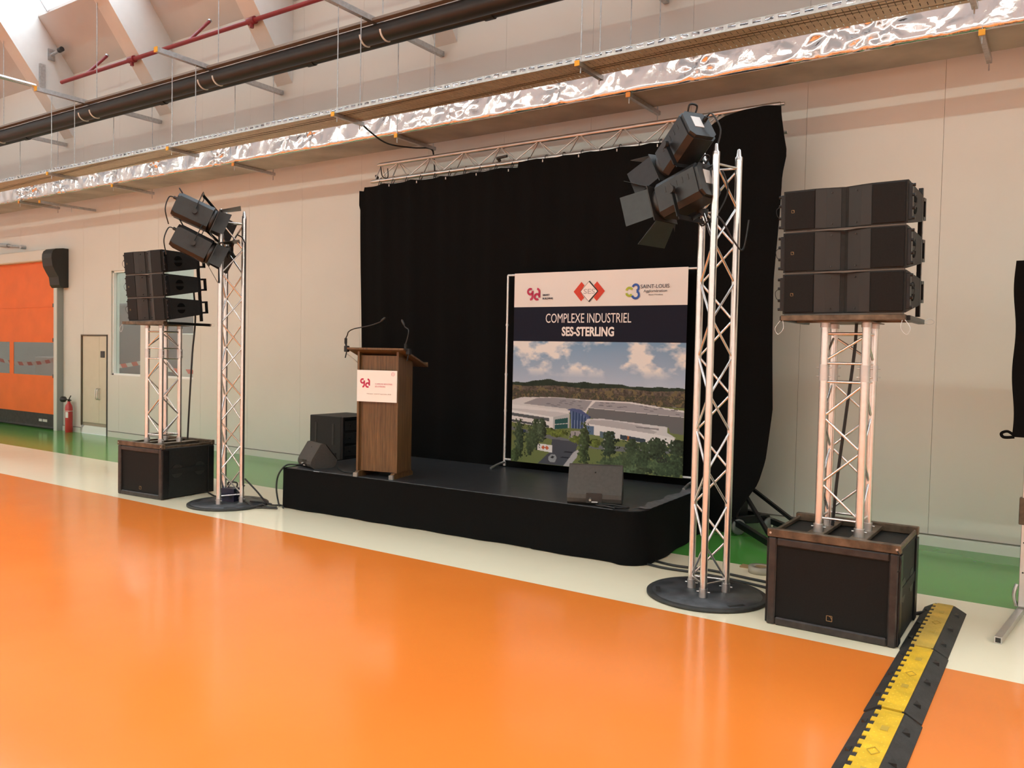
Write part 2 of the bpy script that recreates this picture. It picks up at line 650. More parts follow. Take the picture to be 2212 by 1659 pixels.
# ------------------------------------------------------------------ hall behind the wall, seen through panes
M_HALLW = mat('hall_wall_paint', (.50, .53, .49), .7, var=.05)
struct(MB().box(X0, -8, YW + .14, 17, -.05, 0).build('floor', mat('grey_hall_floor', (.32, .33, .33), .3, var=.1), None), 'grey floor of the neighbouring hall')
struct(MB().box(X0, -8, 17, 17.2, 0, 6.5).build('wall_hall', M_HALLW), 'pale wall of the neighbouring hall')
struct(MB().box(-8.2, -8, YW + .14, 17, 0, 6.5).build('wall_hall', M_HALLW), 'side wall of the neighbouring hall')
struct(MB().box(X0, X0 + .2, YW + .14, 17, 0, 6.5).build('wall_hall', M_HALLW), 'far side wall of the neighbouring hall')
struct(MB().box(X0, -8, YW + .14, 17, 6.5, 6.6).build('ceiling', M_HALLW), 'ceiling of the neighbouring hall')
M_HL = emit('hall_fill_glow', (1, .97, .9), HALL_STRENGTH)
for i in range(5):  # unseen panels added to brighten the hall seen through the panes
    xl = -24 + i * 3.4
    t = thing('hall_fill_light', 'added unseen light panel over the neighbouring hall, %s from the left' % ('first', 'second', 'third', 'fourth', 'fifth')[i], 'lamp', (xl, 12.5, 6.5), 0, 'added light panels behind the wall')
    MB().box(-.25, .25, -2.2, 2.2, -.06, 0).build('housing', M_WHITE, t)
    MB().box(-.22, .22, -2.15, 2.15, -.075, -.06).build('diffuser', M_HL, t)
M_DARKBEAM = mat('hall_beam_paint', (.16, .17, .17), .6)
for z, y in ((3.75, 12), (4.3, 14)):
    tag(MB().box(X0 + .2, -8.2, y - .1, y + .1, z, z + .25).build('steel_beam', M_DARKBEAM), 'dark beam of the neighbouring hall at %s height' % ('lower' if z < 4 else 'upper'), 'beam')
tag(MB().box(-15.6, -14.9, 10.4, 10.6, 0, 1.95, .01).build('partition_panel', M_WHITE), 'white partition panel standing behind the narrow window', 'panel')
tag(MB().box(-21.6, -19.9, 10.4, 10.6, 0, 1.35, .01).build('partition_panel', M_WHITE), 'white low panel standing behind the orange door', 'panel')
tag(MB().tube((-17.05, 12, 0), (-17.05, 12, 3.75), .07).build('hall_column', M_DARKBEAM), 'slim dark column seen through the wall window', 'column')
tag(MB().box(-15.3, -12.6, 11.4, 12.2, 0, 1.7, .02).build('storage_cabinet', mat('hall_cabinet', (.34, .31, .17), .6)), 'olive cabinet standing behind the second wall window', 'cabinet')
tag(MB().box(-23.5, -20.5, 13.4, 14.4, 0, 2.9, .02).build('pallet_rack', mat('hall_shelf', (.10, .10, .11), .6)), 'dark storage block far behind the orange door', 'shelving')

def tape_mat():
    mt = bpy.data.materials.new('barrier_tape_print')
    mt.use_nodes = True
    nt = mt.node_tree
    b = nt.nodes['Principled BSDF']
    tc = nt.nodes.new('ShaderNodeTexCoord')
    wv = nt.nodes.new('ShaderNodeTexWave')
    wv.bands_direction = 'DIAGONAL'
    wv.inputs['Scale'].default_value = 1.5
    rp = nt.nodes.new('ShaderNodeValToRGB')
    rp.color_ramp.interpolation = 'CONSTANT'
    rp.color_ramp.elements[0].color = (.75, .10, .06, 1)
    rp.color_ramp.elements[1].position = .5
    rp.color_ramp.elements[1].color = (.85, .84, .8, 1)
    nt.links.new(tc.outputs['Object'], wv.inputs['Vector'])
    nt.links.new(wv.outputs[0], rp.inputs[0])
    nt.links.new(rp.outputs[0], b.inputs['Base Color'])
    return mt
tp = MB().grid(lambda u, v: (-21 + 9.2 * u, 9.1, 1.30 + .08 * v - .12 * math.sin(PI * ((u * 3) % 1))), 60, 1)
tag(tp.build('barrier_tape', tape_mat()), 'red and white barrier tape stretched in the neighbouring hall', 'barrier tape')

# windows
M_GLASS = glass_mat('window_glass')
M_VINYL = glass_mat('door_vinyl_pane', (.62, .62, .62), .10)
for i, (a, b, c, d) in enumerate(WIN):
    w = thing('window_%d' % (i + 1), 'tall interior window in the panel wall', 'window', ((a + b) / 2, YW, c))
    del w['category']
    struct(w)
    hw, h = (b - a) / 2, d - c
    for nm, q in (('window_frame', (-hw, -hw + .035, .03, .14, 0, h)), ('window_frame', (hw - .035, hw, .03, .14, 0, h)),
                  ('window_frame', (-hw, hw, .03, .14, 0, .03)), ('window_frame', (-hw, hw, .03, .14, h - .03, h))):
        MB().box(*q).build(nm, M_WHITE, w)
    MB().box(-hw + .035, hw - .035, .08, .088, .03, h - .03).build('pane', M_GLASS, w)

# closet door (door_2): recessed double leaf
d2 = thing('door_2', 'cream double closet door in the panel wall', 'door', ((DOOR2[0] + DOOR2[1]) / 2, YW, 0))
del d2['category']
struct(d2)
hw = (DOOR2[1] - DOOR2[0]) / 2
MB().box(-hw, hw, .10, .14, 0, 1.85).build('back_board', mat('dark_void', (.05, .045, .04), .8), d2)
MB().box(-hw + .012, .13, .02, .05, .21, 1.838, .003).build('door_leaf', M_CREAM, d2)
MB().box(.134, hw - .03, .02, .05, .21, 1.838, .003).build('door_leaf', M_CREAM, d2)
MB().box(-hw, hw, .03, .10, .15, .205).build('bottom_rail', mat('taupe_rail', (.32, .27, .2), .5), d2)
MB().prism([(-hw, 0), (hw - .02, 0), (hw - .02, .15), (-hw + .10, .15), (-hw + .03, .1)], .005, .03, 'y').build('plinth', M_WHITE, d2)
MB().box(hw - .02, hw + .005, -.012, .03, 0, 1.86).build('edge_strip', M_BLACK, d2)
MB().box(-hw - .01, hw + .01, -.008, .02, 1.845, 1.865).build('head_trim', mat('brown_trim', (.13, .1, .07), .5), d2)
MB().box(-hw - .015, -hw + .005, -.008, .02, .15, 1.865).build('side_trim', mat('brown_trim', (.13, .1, .07), .5), d2)
MB().box(.20, .32, .004, .02, 1.44, 1.56, .003).build('notice_plate', mat('dark_plate', (.03, .03, .035), .4), d2)
for hx in (.10, .165):
    MB().path([(hx, .02, .66), (hx, -.03, .68), (hx, -.03, .84), (hx, .02, .86)], .010).build('handle', M_ALUDULL, d2)

# orange high-speed roll door (door_1)
d1 = thing('door_1', 'orange fabric roll door with a row of clear panes', 'door', (-16.25, YW, 0))
del d1['category']
struct(d1)
M_OR = mat('orange_tarpaulin', (.78, .145, .018), .5, var=.06, vscale=3, bump=.1, bscale=6)
yc0, yc1 = -.085, -.075
xL, xR = -3.4, -.02
def dpan(nm, a, b, c, d, m=M_OR, e=0):
    return MB().box(a, b, yc0 - e, yc1 + e, c, d).build(nm, m, d1)
dpan('upper_panel', xL, xR, 2.42, 3.30)
dpan('seam_strip', xL, xR, 2.39, 2.43, M_OR, .012)
dpan('upper_panel', xL, xR, 1.80, 2.39)
dpan('seam_strip', xL, xR, 1.70, 1.80, M_OR, .010)
dpan('lower_panel', xL, xR, .30, 1.00)
dpan('seam_strip', xL, xR, .98, 1.05, M_OR, .010)
panes = [(-3.2, -1.85), (-1.68, -.09)]
xs = [xL, *[v for p in panes for v in p], xR]
for a, b in zip(xs[0::2], xs[1::2]):
    dpan('pane_border', a, b, 1.05, 1.70)
for a, b in panes:
    MB().box(a, b, yc0 + .002, yc1 - .002, 1.05, 1.70).build('pane', M_VINYL, d1)
MB().prism([(-.10, .30), (-.10, .06), (-.13, .03), (-.10, .0), (-.06, .0), (-.06, .30)], xL, xR, 'x').build('bottom_skirt', M_RUBBER, d1)
M_MARK = mat('pale_mark', (.6, .6, .56), .6)
for i, (a, b) in enumerate(((-.62, -.50), (-.47, -.30))):
    MB().box(a, b, -.102, -.100, .14, .19).build('printed_mark', M_MARK, d1)
MB().box(.0, .115, -.13, -.12, 0, 2.80, .002).build('guide_post_lit_front', mat('lit_grey_steel', (.60, .62, .58), .4, .1), d1)  # lit front face of the post, painted paler than its side
MB().box(.0, .12, -.12, 0, 0, 2.80, .004).build('guide_post', mat('grey_steel', (.30, .32, .31), .4, .1), d1)
MB().box(xL - .2, -.06, -.22, 0, 3.28, 3.50, .02).build('roll_casing', M_WALL, d1)
prof = [(-.32, 3.30), (-.315, 3.38), (-.29, 3.44), (-.24, 3.48), (-.1, 3.50), (.0, 3.50), (.0, 2.76), (-.13, 2.75), (-.17, 2.80), (-.19, 2.95), (-.25, 3.05), (-.30, 3.15)]
mc = MB().prism(prof, -.06, .30, 'x').build('motor_cover', mat('black_plastic', (.016, .015, .014), .5, bump=.1), d1)
fix_normals(mc)
for z in (1.05, 1.75, 2.42):
    MB().box(-.06, .0, -.12, -.05, z - .035, z + .035).build('guide_roller', M_BLACK, d1)

tag(MB().tube((-18.6, 8.24, 3.72), (-17.62, 8.24, 3.62), .022).tube((-18.6, 8.24, 3.72), (-18.2, 8.24, 3.68), .04).tube((-17.62, 8.20, 3.62), (-17.62, YW, 3.62), .04).build('wall_conduit', M_GALV),
    'short metal conduit fixed to the wall above the orange door', 'conduit')

# ------------------------------------------------------------------ overhead services
BR = [-16.03, -12.95, -9.87, -6.80, -3.72, -.665]
foil = foil_mat()
rnd = random.Random(3)
# duct: crinkled foil jacket, dull underside
XD0, XD1 = -26.5, 8.5
duct = thing('air_duct', 'long rectangular air duct wrapped in crinkled silver foil', 'duct', (0, 7.45, 4.28))
knots = [(rnd.uniform(XD0, XD1), rnd.uniform(.05, .45), rnd.uniform(.006, .02)) for _ in range(150)]
kx = np.array([k[0] for k in knots]); kz = np.array([k[1] for k in knots]); ka = np.array([k[2] for k in knots])
ns = 1400
prof2 = []
for j in range(22):
    t = j / 21
    if t < .12:      # rounded lower edge
        a = t / .12 * PI / 2
        prof2.append((.035 - .035 * math.sin(a), .035 - .035 * math.cos(a)))
    elif t < .88:
        prof2.append((0, .035 + (t - .12) / .76 * .40))
    else:
        a = (t - .88) / .12 * PI / 2
        prof2.append((.03 - .03 * math.cos(a), .435 + .03 * math.sin(a)))
vs, fs = [], []
rs = np.random.RandomState(5)
ph = rs.rand(8) * 6
xs_ = np.linspace(XD0, XD1, ns)
for (py, pz) in prof2:
    d = np.zeros(ns)
    for q in range(150):
        dx = (xs_ - kx[q]); dz = pz - kz[q]
        r = np.sqrt(dx * dx + dz * dz)
        ang = np.arctan2(dz, dx)
        d += ka[q] * np.exp(-(r / .16) ** 2) * np.cos(ang * 7 + q)
    d += .006 * np.sin(xs_ * 5.1 + ph[0] + pz * 4) + .004 * np.sin(xs_ * 13 + ph[1] - pz * 9)
    for i in range(ns):
        vs.append((xs_[i], py - d[i], pz + (.008 * math.sin(xs_[i] * 3.3) if pz > .42 else 0)))
for j in range(len(prof2) - 1):
    for i in range(ns - 1):
        fs.append((j * ns + i, j * ns + i + 1, (j + 1) * ns + i + 1, (j + 1) * ns + i))
MB().add(vs, fs, True).build('foil_jacket', foil, duct)
MB().box(XD0, XD1, .02, .56, .0, .012).build('underside', M_DUCTBOARD, duct)
MB().box(XD0, XD1, .53, .56, .012, .46).build('rear_side', M_DUCTBOARD, duct)
MB().box(XD0, XD1, .03, .56, .45, .465).build('top_side', foil, duct)

def rail(name, x, y0, y1, z, label, group, cap=M_YELLOWCAP, w=.041, h=.041, capped=(0,)):
    t = thing(name, label, 'bracket', (x, y0, z), 0, group)
    L = y1 - y0
    MB().prism([(-w / 2, 0), (w / 2, 0), (w / 2, h), (w / 2 - .008, h), (w / 2 - .008, .006), (-w / 2 + .008, .006), (-w / 2 + .008, h), (-w / 2, h)], 0, L, 'y').build('channel', M_GALV, t)
    for e in capped:
        yy_ = -.012 if e == 0 else L
        MB().box(-w / 2 - .003, w / 2 + .003, yy_, yy_ + .012, -.003, h + .003).build('end_cap', cap, t)
    return t

ORD = ['first', 'second', 'third', 'fourth', 'fifth', 'sixth', 'seventh']
def rod(t, x, y, z0, z1):
    return MB().tube((x, y, z0), (x, y, z1), .006, 6).build('threaded_rod', M_GALV, t)

for i, x in enumerate(BR):
    r1 = rail('duct_bracket', x, 7.44, 8.17, 4.235, '%s steel bracket from the left carrying the foil duct' % ORD[i], 'brackets under the foil duct', M_ORANGECAP if i % 2 == 0 else M_YELLOWCAP)
    rod(r1, 0, .02, -.06, 1.25)
    rod(r1, 0, .70, -.07, 1.25)
    if i:
        r2 = rail('tray_bracket', x, 6.42, 6.88, 4.235, '%s steel bracket from the left carrying the cable tray' % ORD[i - 1], 'brackets under the cable tray')
        rod(r2, 0, .06, -.05, 1.25)
        rod(r2, 0, .41, -.05, 1.25)
    r3 = rail('ceiling_rail', x, 6.25, 8.29, 5.45, '%s galvanised rail from the left above the black pipes' % ORD[i], 'rails hung from the roof', M_YELLOWCAP, .062, .062)
    MB().tube((0, .93, .06), (0, .93, 2.0), .007, 6).build('hanger_rod', M_GALV, r3)
    MB().tube((0, 1.88, .06), (0, 1.88, 1.5), .008, 6).build('hanger_rod', M_GALV, r3)
# a few more sloping left-hand rails seen at the picture's edge
r = rail('wall_rail', -14.99, 7.30, 8.29, 4.13, 'thin steel rail below the duct near the orange door', None)
del r['category']; tag(r, 'long grey steel rail under the duct, nearest the orange door', 'bracket')
MB().tube((0, .55, -.08), (0, .55, .01), .006, 6).build('threaded_rod', M_GALV, r)

# cable tray, perforated
tray = thing('cable_tray', 'long perforated steel cable tray hanging in front of the foil duct', 'cable tray', (0, 6.46, 4.277))
TX0, TX1 = -26.5, 8.5
holes_pitch = .1
MB().box(TX0, TX1, 0, .0025, .055, .06).box(TX0, TX1, 0, .0025, 0, .022).build('front_flange', M_GALV, tray)
mb = MB()
x = TX0
while x < TX1:
    mb.box(x, x + .035, 0, .0025, .022, .055)
    x += .1
mb.build('front_flange_web', M_GALV, tray)['kind'] = 'stuff'
mb = MB()
x = TX0
while x < TX1 - .05:
    mb.box(x, x + .043, .0, .38, 0, .002)
    x += .05
for ya in (0, .085, .18, .275, .355):
    mb.box(TX0, TX1, ya, ya + .025, -.0002, .0022)
mb.build('perforated_base', M_TRAY, tray)['kind'] = 'stuff'
MB().box(TX0, TX1, .3775, .38, 0, .06).build('rear_flange', M_TRAY, tray)
mb = MB()
for q in range(7):
    yq = .05 + q * .045
    pts = [(TX0 + 35 * i / 40, yq + .012 * math.sin(i * 1.7 + q), .012 + .006 * math.sin(i + q)) for i in range(41)]
    mb.path(pts, .011, 6, 2)
cab = mb.build('tray_cables', mat('grey_cable', (.10, .085, .06), .5), tray)
cab['kind'] = 'stuff'
# loose cable from tray to wall
tag(MB().path([(-6.80, 6.80, 4.29), (-6.80, 7.0, 4.20), (-6.80, 7.3, 4.13), (-6.80, 7.75, 4.18), (-6.80, 8.08, 4.24), (-6.79, 8.14, 4.15), (-6.79, 8.17, 3.9), (-6.79, 8.19, 3.7)], .010, 6).build('sagging_cable', M_CABLE),
    'dark cable sagging from the cable tray to the duct bracket above the drape', 'cable')

# black pipes
heat = thing('heating_pipes', 'pair of long black pipes under the roof rails', 'pipe', (0, 7.08, 5.34))
MB().tube((-26.5, 0, 0), (8.5, 0, 0), .105, 20).build('main_pipe', M_HEATER, heat)
MB().tube((-26.5, .22, -.005), (8.5, .22, -.005), .05, 14).build('second_pipe', M_HEATER, heat)
MB().box(-26.5, 8.5, -.11, -.03, .112, .14).build('cover_strip', mat('grey_cover_strip', (.30, .29, .28), .5, .3), heat)
for x in BR:
    for dx in (-.16, .16):
        a = arc(0, 0, .108, 185, 300, 10)
        MB().path([(x + dx, p[0], p[1]) for p in a], .012, 6, 1).build('pipe_clip', M_WHITE, heat)
for x in (-15.5, -11.4, -8.2, -5.4, -2.2):
    MB().tube((x, .22, -.005), (x + .12, .22, -.005), .062, 14).build('pipe_coupling', M_HEATER, heat)

# red sprinkler pipe
red = thing('sprinkler_pipe', 'thin red sprinkler pipe running along the sloping roof', 'pipe', (0, 7.68, 6.32))
MB().tube((-15.0, 0, 0), (8.5, 0, 0), .033, 12).build('main_pipe', M_RED, red)
for x in (-14.2, -11.3, -8.0, -5.0, -2.0):
    MB().tube((x, 0, 0), (x + .02, .36, .42), .026, 8).build('branch_pipe', M_RED, red)
    MB().tube((x + .02, .36, .42), (x + .02, .37, .44), .034, 8).build('sprinkler_head', M_GALV, red)
for x in (-12.8, -9.8, -6.7, -3.6):
    MB().tube((x - .07, 0, 0), (x + .07, 0, 0), .055, 12).build('pipe_clamp', M_RED, red)
    MB().tube((x, 0, 0), (x, .0, -.10), .03, 8).build('drain_stub', M_RED, red)
tag(MB().tube((-12.99, 5.0, 5.53), (-12.99, 6.26, 5.53), .03, 10).build('conduit_pipe', M_ALU), 'shiny conduit pipe leading to the second roof rail at the left edge', 'pipe')
t = thing('alarm_sounder', 'small dark red alarm sounder high on the wall at the right edge', 'alarm', (-.31, YW, 4.19))
MB().lathe([(.05, 0), (.07, .01), (.07, .04), (.055, .06)], 16, (0, 0, 0), (0, -1, 0)).build('body', mat('dark_red_plastic', (.06, .006, .01), .4), t)
MB().lathe([(.02, .06), (.03, .065), (.012, .075)], 12, (0, 0, 0), (0, -1, 0)).build('lens', M_WHITEPRINT, t)
# small fixings on the side of the first beam
tag(MB().box(-15.765, -15.72, 7.66, 7.76, 6.30, 6.78).build('junction_strip', M_GALV), 'grey metal strip on the side of the leftmost roof beam', 'bracket')
t = thing('roof_bracket', 'small dark bracket on the side of the leftmost roof beam', 'bracket', (-15.72, 7.88, 7.0))
MB().tube((-.05, 0, 0), (.28, 0, .03), .025, 8).build('arm', M_GALV, t)
MB().box(-.05, -.02, -.06, .06, -.1, .1).build('plate', M_GALV, t)
MB().tube((.24, 0, .03), (.34, 0, .04), .045, 10).build('stud', M_BLACK, t)

# ------------------------------------------------------------------ truss helper
def truss(parent, chords, z0, z1, r=.025, rb=.009, panel=.25, faces=None, end_h=.06, cap=True, phase=0, m=M_ALU):
    """upright lattice: separate chords and separate braces"""
    n = len(chords)
    for (cx, cy) in chords:
        MB().tube((cx, cy, z0), (cx, cy, z1), r, 14).build('chord', m, parent)
    faces = faces or [(i, (i + 1) % n) for i in range(n)]
    for fi, (a, b) in enumerate(faces):
        A, B = Vector((*chords[a], 0)), Vector((*chords[b], 0))
        e = (B - A).normalized() * r * .7
        A, B = A + e, B - e
        za, zb = z0 + end_h, z1 - end_h
        k = max(1, round((zb - za) / panel))
        h = (zb - za) / k
        for zz in (za - .012, zb + .012):
            MB().tube((A.x, A.y, zz), (B.x, B.y, zz), rb, 8).build('brace', m, parent)
        for i in range(k):
            flip = (i + ((0, 0, 1)[fi] if n == 3 else fi) + phase) % 2
            p, q = (A, B) if flip else (B, A)
            MB().tube((p.x, p.y, za + i * h + .012), (q.x, q.y, za + (i + 1) * h - .012), rb, 8).build('brace', m, parent)

# ------------------------------------------------------------------ speaker stacks
def badge(parent, x, y, z, s, m=M_GOLD):
    mb = MB()
    ribbon(mb, [(x - s, z - s), (x + s, z - s)], s * .22, y)
    ribbon(mb, [(x - s, z + s), (x + s, z + s)], s * .22, y)
    ribbon(mb, [(x - s, z - s), (x - s, z + s)], s * .22, y)
    ribbon(mb, [(x + s, z - s), (x + s, z + s)], s * .22, y)
    ribbon(mb, [(x - s * .1, z + s), (x + s * .45, z + s * .62), (x + s * .75, z + s * .1), (x + s, z - s * .25)], s * .2, y)
    return mb.build('badge', m, parent)

def subwoofer(loc, rot, label):
    t = thing('subwoofer', label, 'loudspeaker', loc, rot, 'subwoofers carrying the arrays')
    w, d, h = .375, .70, .55
    MB().box(-w, w, .03, d, .01, h, .006).build('cabinet', M_CAB, t)
    for q in ((-w, -w + .05, 0, .04, 0, h), (w - .05, w, 0, .04, 0, h), (-w + .05, w - .05, 0, .04, 0, .05), (-w + .05, w - .05, 0, .04, h - .05, h)):
        MB().box(*q, .008).build('front_border', mat('worn_black_border', (.028, .022, .02), .42, var=.5, vscale=18), t)
    MB().box(-w + .05, w - .05, .018, .032, .05, h - .05).build('grille', M_GRILLE, t)
    badge(t, .0, .0155, .10, .016)
    for s in (-1, 1):
        for q in ((.05, .0, h), (d - .05, 0, h)):
            MB().box(min(s * w, s * (w + .012)), max(s * w, s * (w + .012)), q[0] - .04, q[0] + .04, .01, h - .01, .003).build('side_runner', M_BLACKMETAL, t)
        MB().box(min(s * w, s * (w + .006)), max(s * w, s * (w + .006)), .09, d - .09, .27, .33).build('handle_bar', M_CAB, t)
        for yy_ in (.2, .5):
            pts = [(yy_ + .075 * math.cos(a * PI / 10), .3 + .075 * math.sin(a * PI / 10)) for a in range(20)]
            MB().prism(pts, s * (w - .01), s * (w + .0025), 'x').build('handle_recess', M_BLACK, t)
    return t

def base_frame(t, z0, y0):
    """steel frame bolted under the column: rails and bars as parts of the column"""
    w, d = .375, .70
    for y in (.0, d - .045):
        MB().box(-w - .01, w + .01, y0 + y, y0 + y + .045, z0, z0 + .052, .004).build('base_rail', M_BROWNSTEEL, t)
        for x in (-w, w):
            MB().tube((x * .97, y0 + y - .003, z0 + .026), (x * .97, y0 + y + .048, z0 + .026), .007, 8).build('bolt', M_ALUDULL, t)
    for x in (-.125, .125):
        MB().box(x - .05, x + .05, y0 + .045, y0 + d - .045, z0 + .012, z0 + .036, .003).build('base_bar', M_BROWNSTEEL, t)
    for x in (-w, w - .02):
        MB().box(x, x + .02, y0 + .045, y0 + d - .045, z0 + .005, z0 + .03, .003).build('base_bar', M_BROWNSTEEL, t)
    MB().path([(w - .01, y0 - .004, z0 + .02), (w + .014, y0 - .01, z0 - .03), (w + .006, y0 - .01, z0 - .09), (w - .004, y0 - .004, z0 - .10)], .003, 5).build('safety_wire', M_BLACKMETAL, t)

def column(loc, rot, label):
    t = thing('truss_column', label, 'truss', loc, rot, 'square truss columns on the subwoofers')
    s = .12
    ch = [(-s, -s), (s, -s), (s, s), (-s, s)]
    H1, H2 = 1.0, 1.31
    for (x, y) in ch:
        MB().tube((x, y, 0), (x, y, .05), .032, 14).build('coupler', M_ALUDULL, t)
        MB().tube((x, y, H1 - .05), (x, y, H1 + .05), .030, 14).build('coupler', M_ALUDULL, t)
        MB().tube((x, y, H2 - .03), (x, y, H2), .030, 14).build('coupler', M_ALUDULL, t)
        for z in (.03, H1 - .025, H1 + .03):
            MB().tube((x - .045, y, z), (x + .045, y, z), .005, 6).build('pin', M_ALUDULL, t)
    truss(t, ch, .03, H1, panel=.235, end_h=.07, rb=.008)
    truss(t, ch, H1, H2 - .01, panel=.16, end_h=.07, rb=.008, phase=1)
    base_frame(t, -.036, -.305)
    array_frame(t)
    return t

def array_frame(col):
    t = bpy.data.objects.new('array_frame', None)
    COL.objects.link(t)
    t.parent = col
    t.location = (0, -.275, 1.317)
    w = .355
    MB().box(-w, w, 0, .05, 0, .034, .003).build('front_bar', M_BROWNSTEEL, t)
    for s in (-1, 1):
        MB().box(s * w - .02, s * w + .02, .05, .62, 0, .03, .003).build('side_bar', M_BLACKMETAL, t)
    MB().box(-w, w, .30, .36, 0, .03, .003).build('cross_bar', M_BROWNSTEEL, t)
    MB().box(-.16, .16, .05, .50, -.006, .0, .0).build('bottom_plate', M_BROWNSTEEL, t)
    for s in (-1, 1):
        pts = [(s * w, .0, .0), (s * (w + .03), -.005, -.05), (s * (w + .01), -.005, -.085), (s * (w - .02), -.003, -.05), (s * (w - .015), 0, 0)]
        MB().path(pts, .0022, 5).build('safety_wire', M_ALUDULL, t)
    pts = [(w + .02, .60, .02), (w + .05, .62, .035), (w + .075, .62, .015), (w + .05, .62, 0), (w + .02, .60, .01)]
    MB().path(pts, .0022, 5).build('safety_wire', M_ALUDULL, t)
    return t

def array_speaker(loc, rotz, tilt, label, group):
    t = thing('array_speaker', label, 'loudspeaker', loc, rotz, group)
    t.rotation_mode = 'XYZ'
    t.rotation_euler = (tilt, 0, rotz)
    w, h, d = .355, .246, .46
    # wedge cabinet with a shallow V in the middle of the front
    fr = [(-w, .0), (-.16, -.004), (-.10, .012), (0, .050), (.10, .012), (.16, -.004), (w, .0)]
    vs, fs = [], []
    for (x, y) in fr:
        vs += [(x, y, 0), (x, y, h)]
    n = len(fr)
    bz0, bz1 = .045, h - .045
    k = len(vs)
    wb = .345
    vs += [(wb, d, bz0), (wb, d, bz1), (-wb, d, bz0), (-wb, d, bz1)]
    for i in range(n - 1):
        fs.append((2 * i, 2 * i + 2, 2 * i + 3, 2 * i + 1))
    fs.append((2 * (n - 1), k, k + 1, 2 * (n - 1) + 1))
    fs.append((k, k + 2, k + 3, k + 1))
    fs.append((k + 2, 0, 1, k + 3))
    fs.append(tuple([2 * i + 1 for i in range(n)] + [k + 1, k + 3]))
    fs.append(tuple([2 * i for i in range(n - 1, -1, -1)] + [k + 2, k]))
    fix_normals(MB().add(vs, fs).build('cabinet', M_CAB, t))
    for s in (-1, 1):
        a, b = sorted((s * .165, s * (w - .012)))
        MB().box(a, b, -.010, .0, .010, h - .008, .002).build('grille', M_GRILLE, t)
        # slanted centre fin plate
        p = [(s * .16, -.008), (s * .10, .006), (s * .022, .036), (s * .022, .041), (s * .10, .012), (s * .16, -.003)]
        fix_normals(MB().prism(p, .008, h - .008, 'z').build('centre_fin', M_FIN, t))
        for z in (.03, h - .03):
            MB().tube((s * .07, .010, z), (s * .07, .020, z), .005, 8).build('screw', M_BLACK, t)
        # front side rigging rails with lugs
        a, b = sorted((s * (w - .002), s * (w + .02)))
        MB().box(a, b, .005, .05, .02, h - .02, .003).build('rigging_rail', M_BLACKMETAL, t)
        for z in (.03, .085, .16, .215):
            MB().tube((s * (w + .018), .015, z), (s * (w + .034), .015, z), .009, 8).build('lug', M_BLACKMETAL, t)
        pts = [(s * (w + .02), .01, .16), (s * (w + .045), .0, .14), (s * (w + .04), .0, .10), (s * (w + .02), .01, .085)]
        MB().path(pts, .0018, 5).build('safety_wire', M_BLACKMETAL, t)
        # two half moon handle recesses on the side
        for up in (0, 1):
            ang = [math.radians((8 if up else 188) + 164 * q / 10) for q in range(11)]
            pts = [(.19 + .048 * math.cos(a2), h / 2 + (.008 if up else -.008) + .048 * math.sin(a2)) for a2 in ang]
            MB().prism(pts, s * (w - .012), s * (w + .0005), 'x').build('handle_recess', mat('deep_black', (.003, .003, .003), .9, spec=.1), t)
        # rear loop handle
        x = s * (wb - .01)
        for q in ((d, d + .07, .055, .075), (d, d + .07, h - .075, h - .055), (d + .05, d + .07, .055, h - .055)):
            MB().box(x - .014, x + .014, q[0], q[1], q[2], q[3]).build('rear_handle', M_BLACKMETAL, t)
        MB().box(x - .012, x + .012, d - .03, d - .004, -.03, h + .0).build('rear_link', M_BLACKMETAL, t)
    MB().box(-w + .01, w - .01, .0, .02, -.008, .0).build('lower_trim', mat('grey_trim', (.10, .09, .08), .5), t)
    badge(t, -w + .06, -.0112, .12, .008)
    return t

def stack(loc, rot, tilt, side, arot, adx):
    R = Matrix.Rotation(rot, 4, 'Z')
    P = lambda x, y, z: tuple(Vector(loc) + R @ Vector((x, y, z)))
    subwoofer(loc, rot, 'big black subwoofer on the floor at the %s end of the stage front' % side)
    column(P(0, .305, .588), rot, 'square aluminium truss column on a brown steel frame above the %s subwoofer' % side)
    z, y = 1.947, .05
    for i in range(3):
        array_speaker(P(adx, y, z), arot, tilt, '%s black speaker of the %s three-box array' % (('lowest', 'middle', 'topmost')[i], side), 'line array speakers')
        z += .254 * math.cos(tilt)
        y -= .254 * math.sin(tilt)
    return P

PR = stack((-1.147, 5.155, 0), 0., math.radians(3.5), 'right', math.radians(-3), 0.)
PL = stack((-8.448, 5.171, 0), math.radians(4.2), math.radians(5), 'left', 0., .06)
# feed cables hanging inside the columns
tag(MB().path([PR(.03, .34, 1.90), PR(.02, .35, 1.7), PR(-.02, .36, 1.3), PR(-.06, .37, .9), PR(-.08, .38, .60)], .010, 8).build('speaker_cable', M_CABLE), 'black speaker cable hanging through the right truss column', 'cable')
tag(MB().path([PL(.24, .50, 2.4), PL(.26, .52, 2.0), PL(.24, .50, 1.6), PL(.2, .50, 1.1), PL(.18, .49, .62)], .010, 8).build('speaker_cable', M_CABLE), 'black speaker cable hanging behind the left truss column', 'cable')

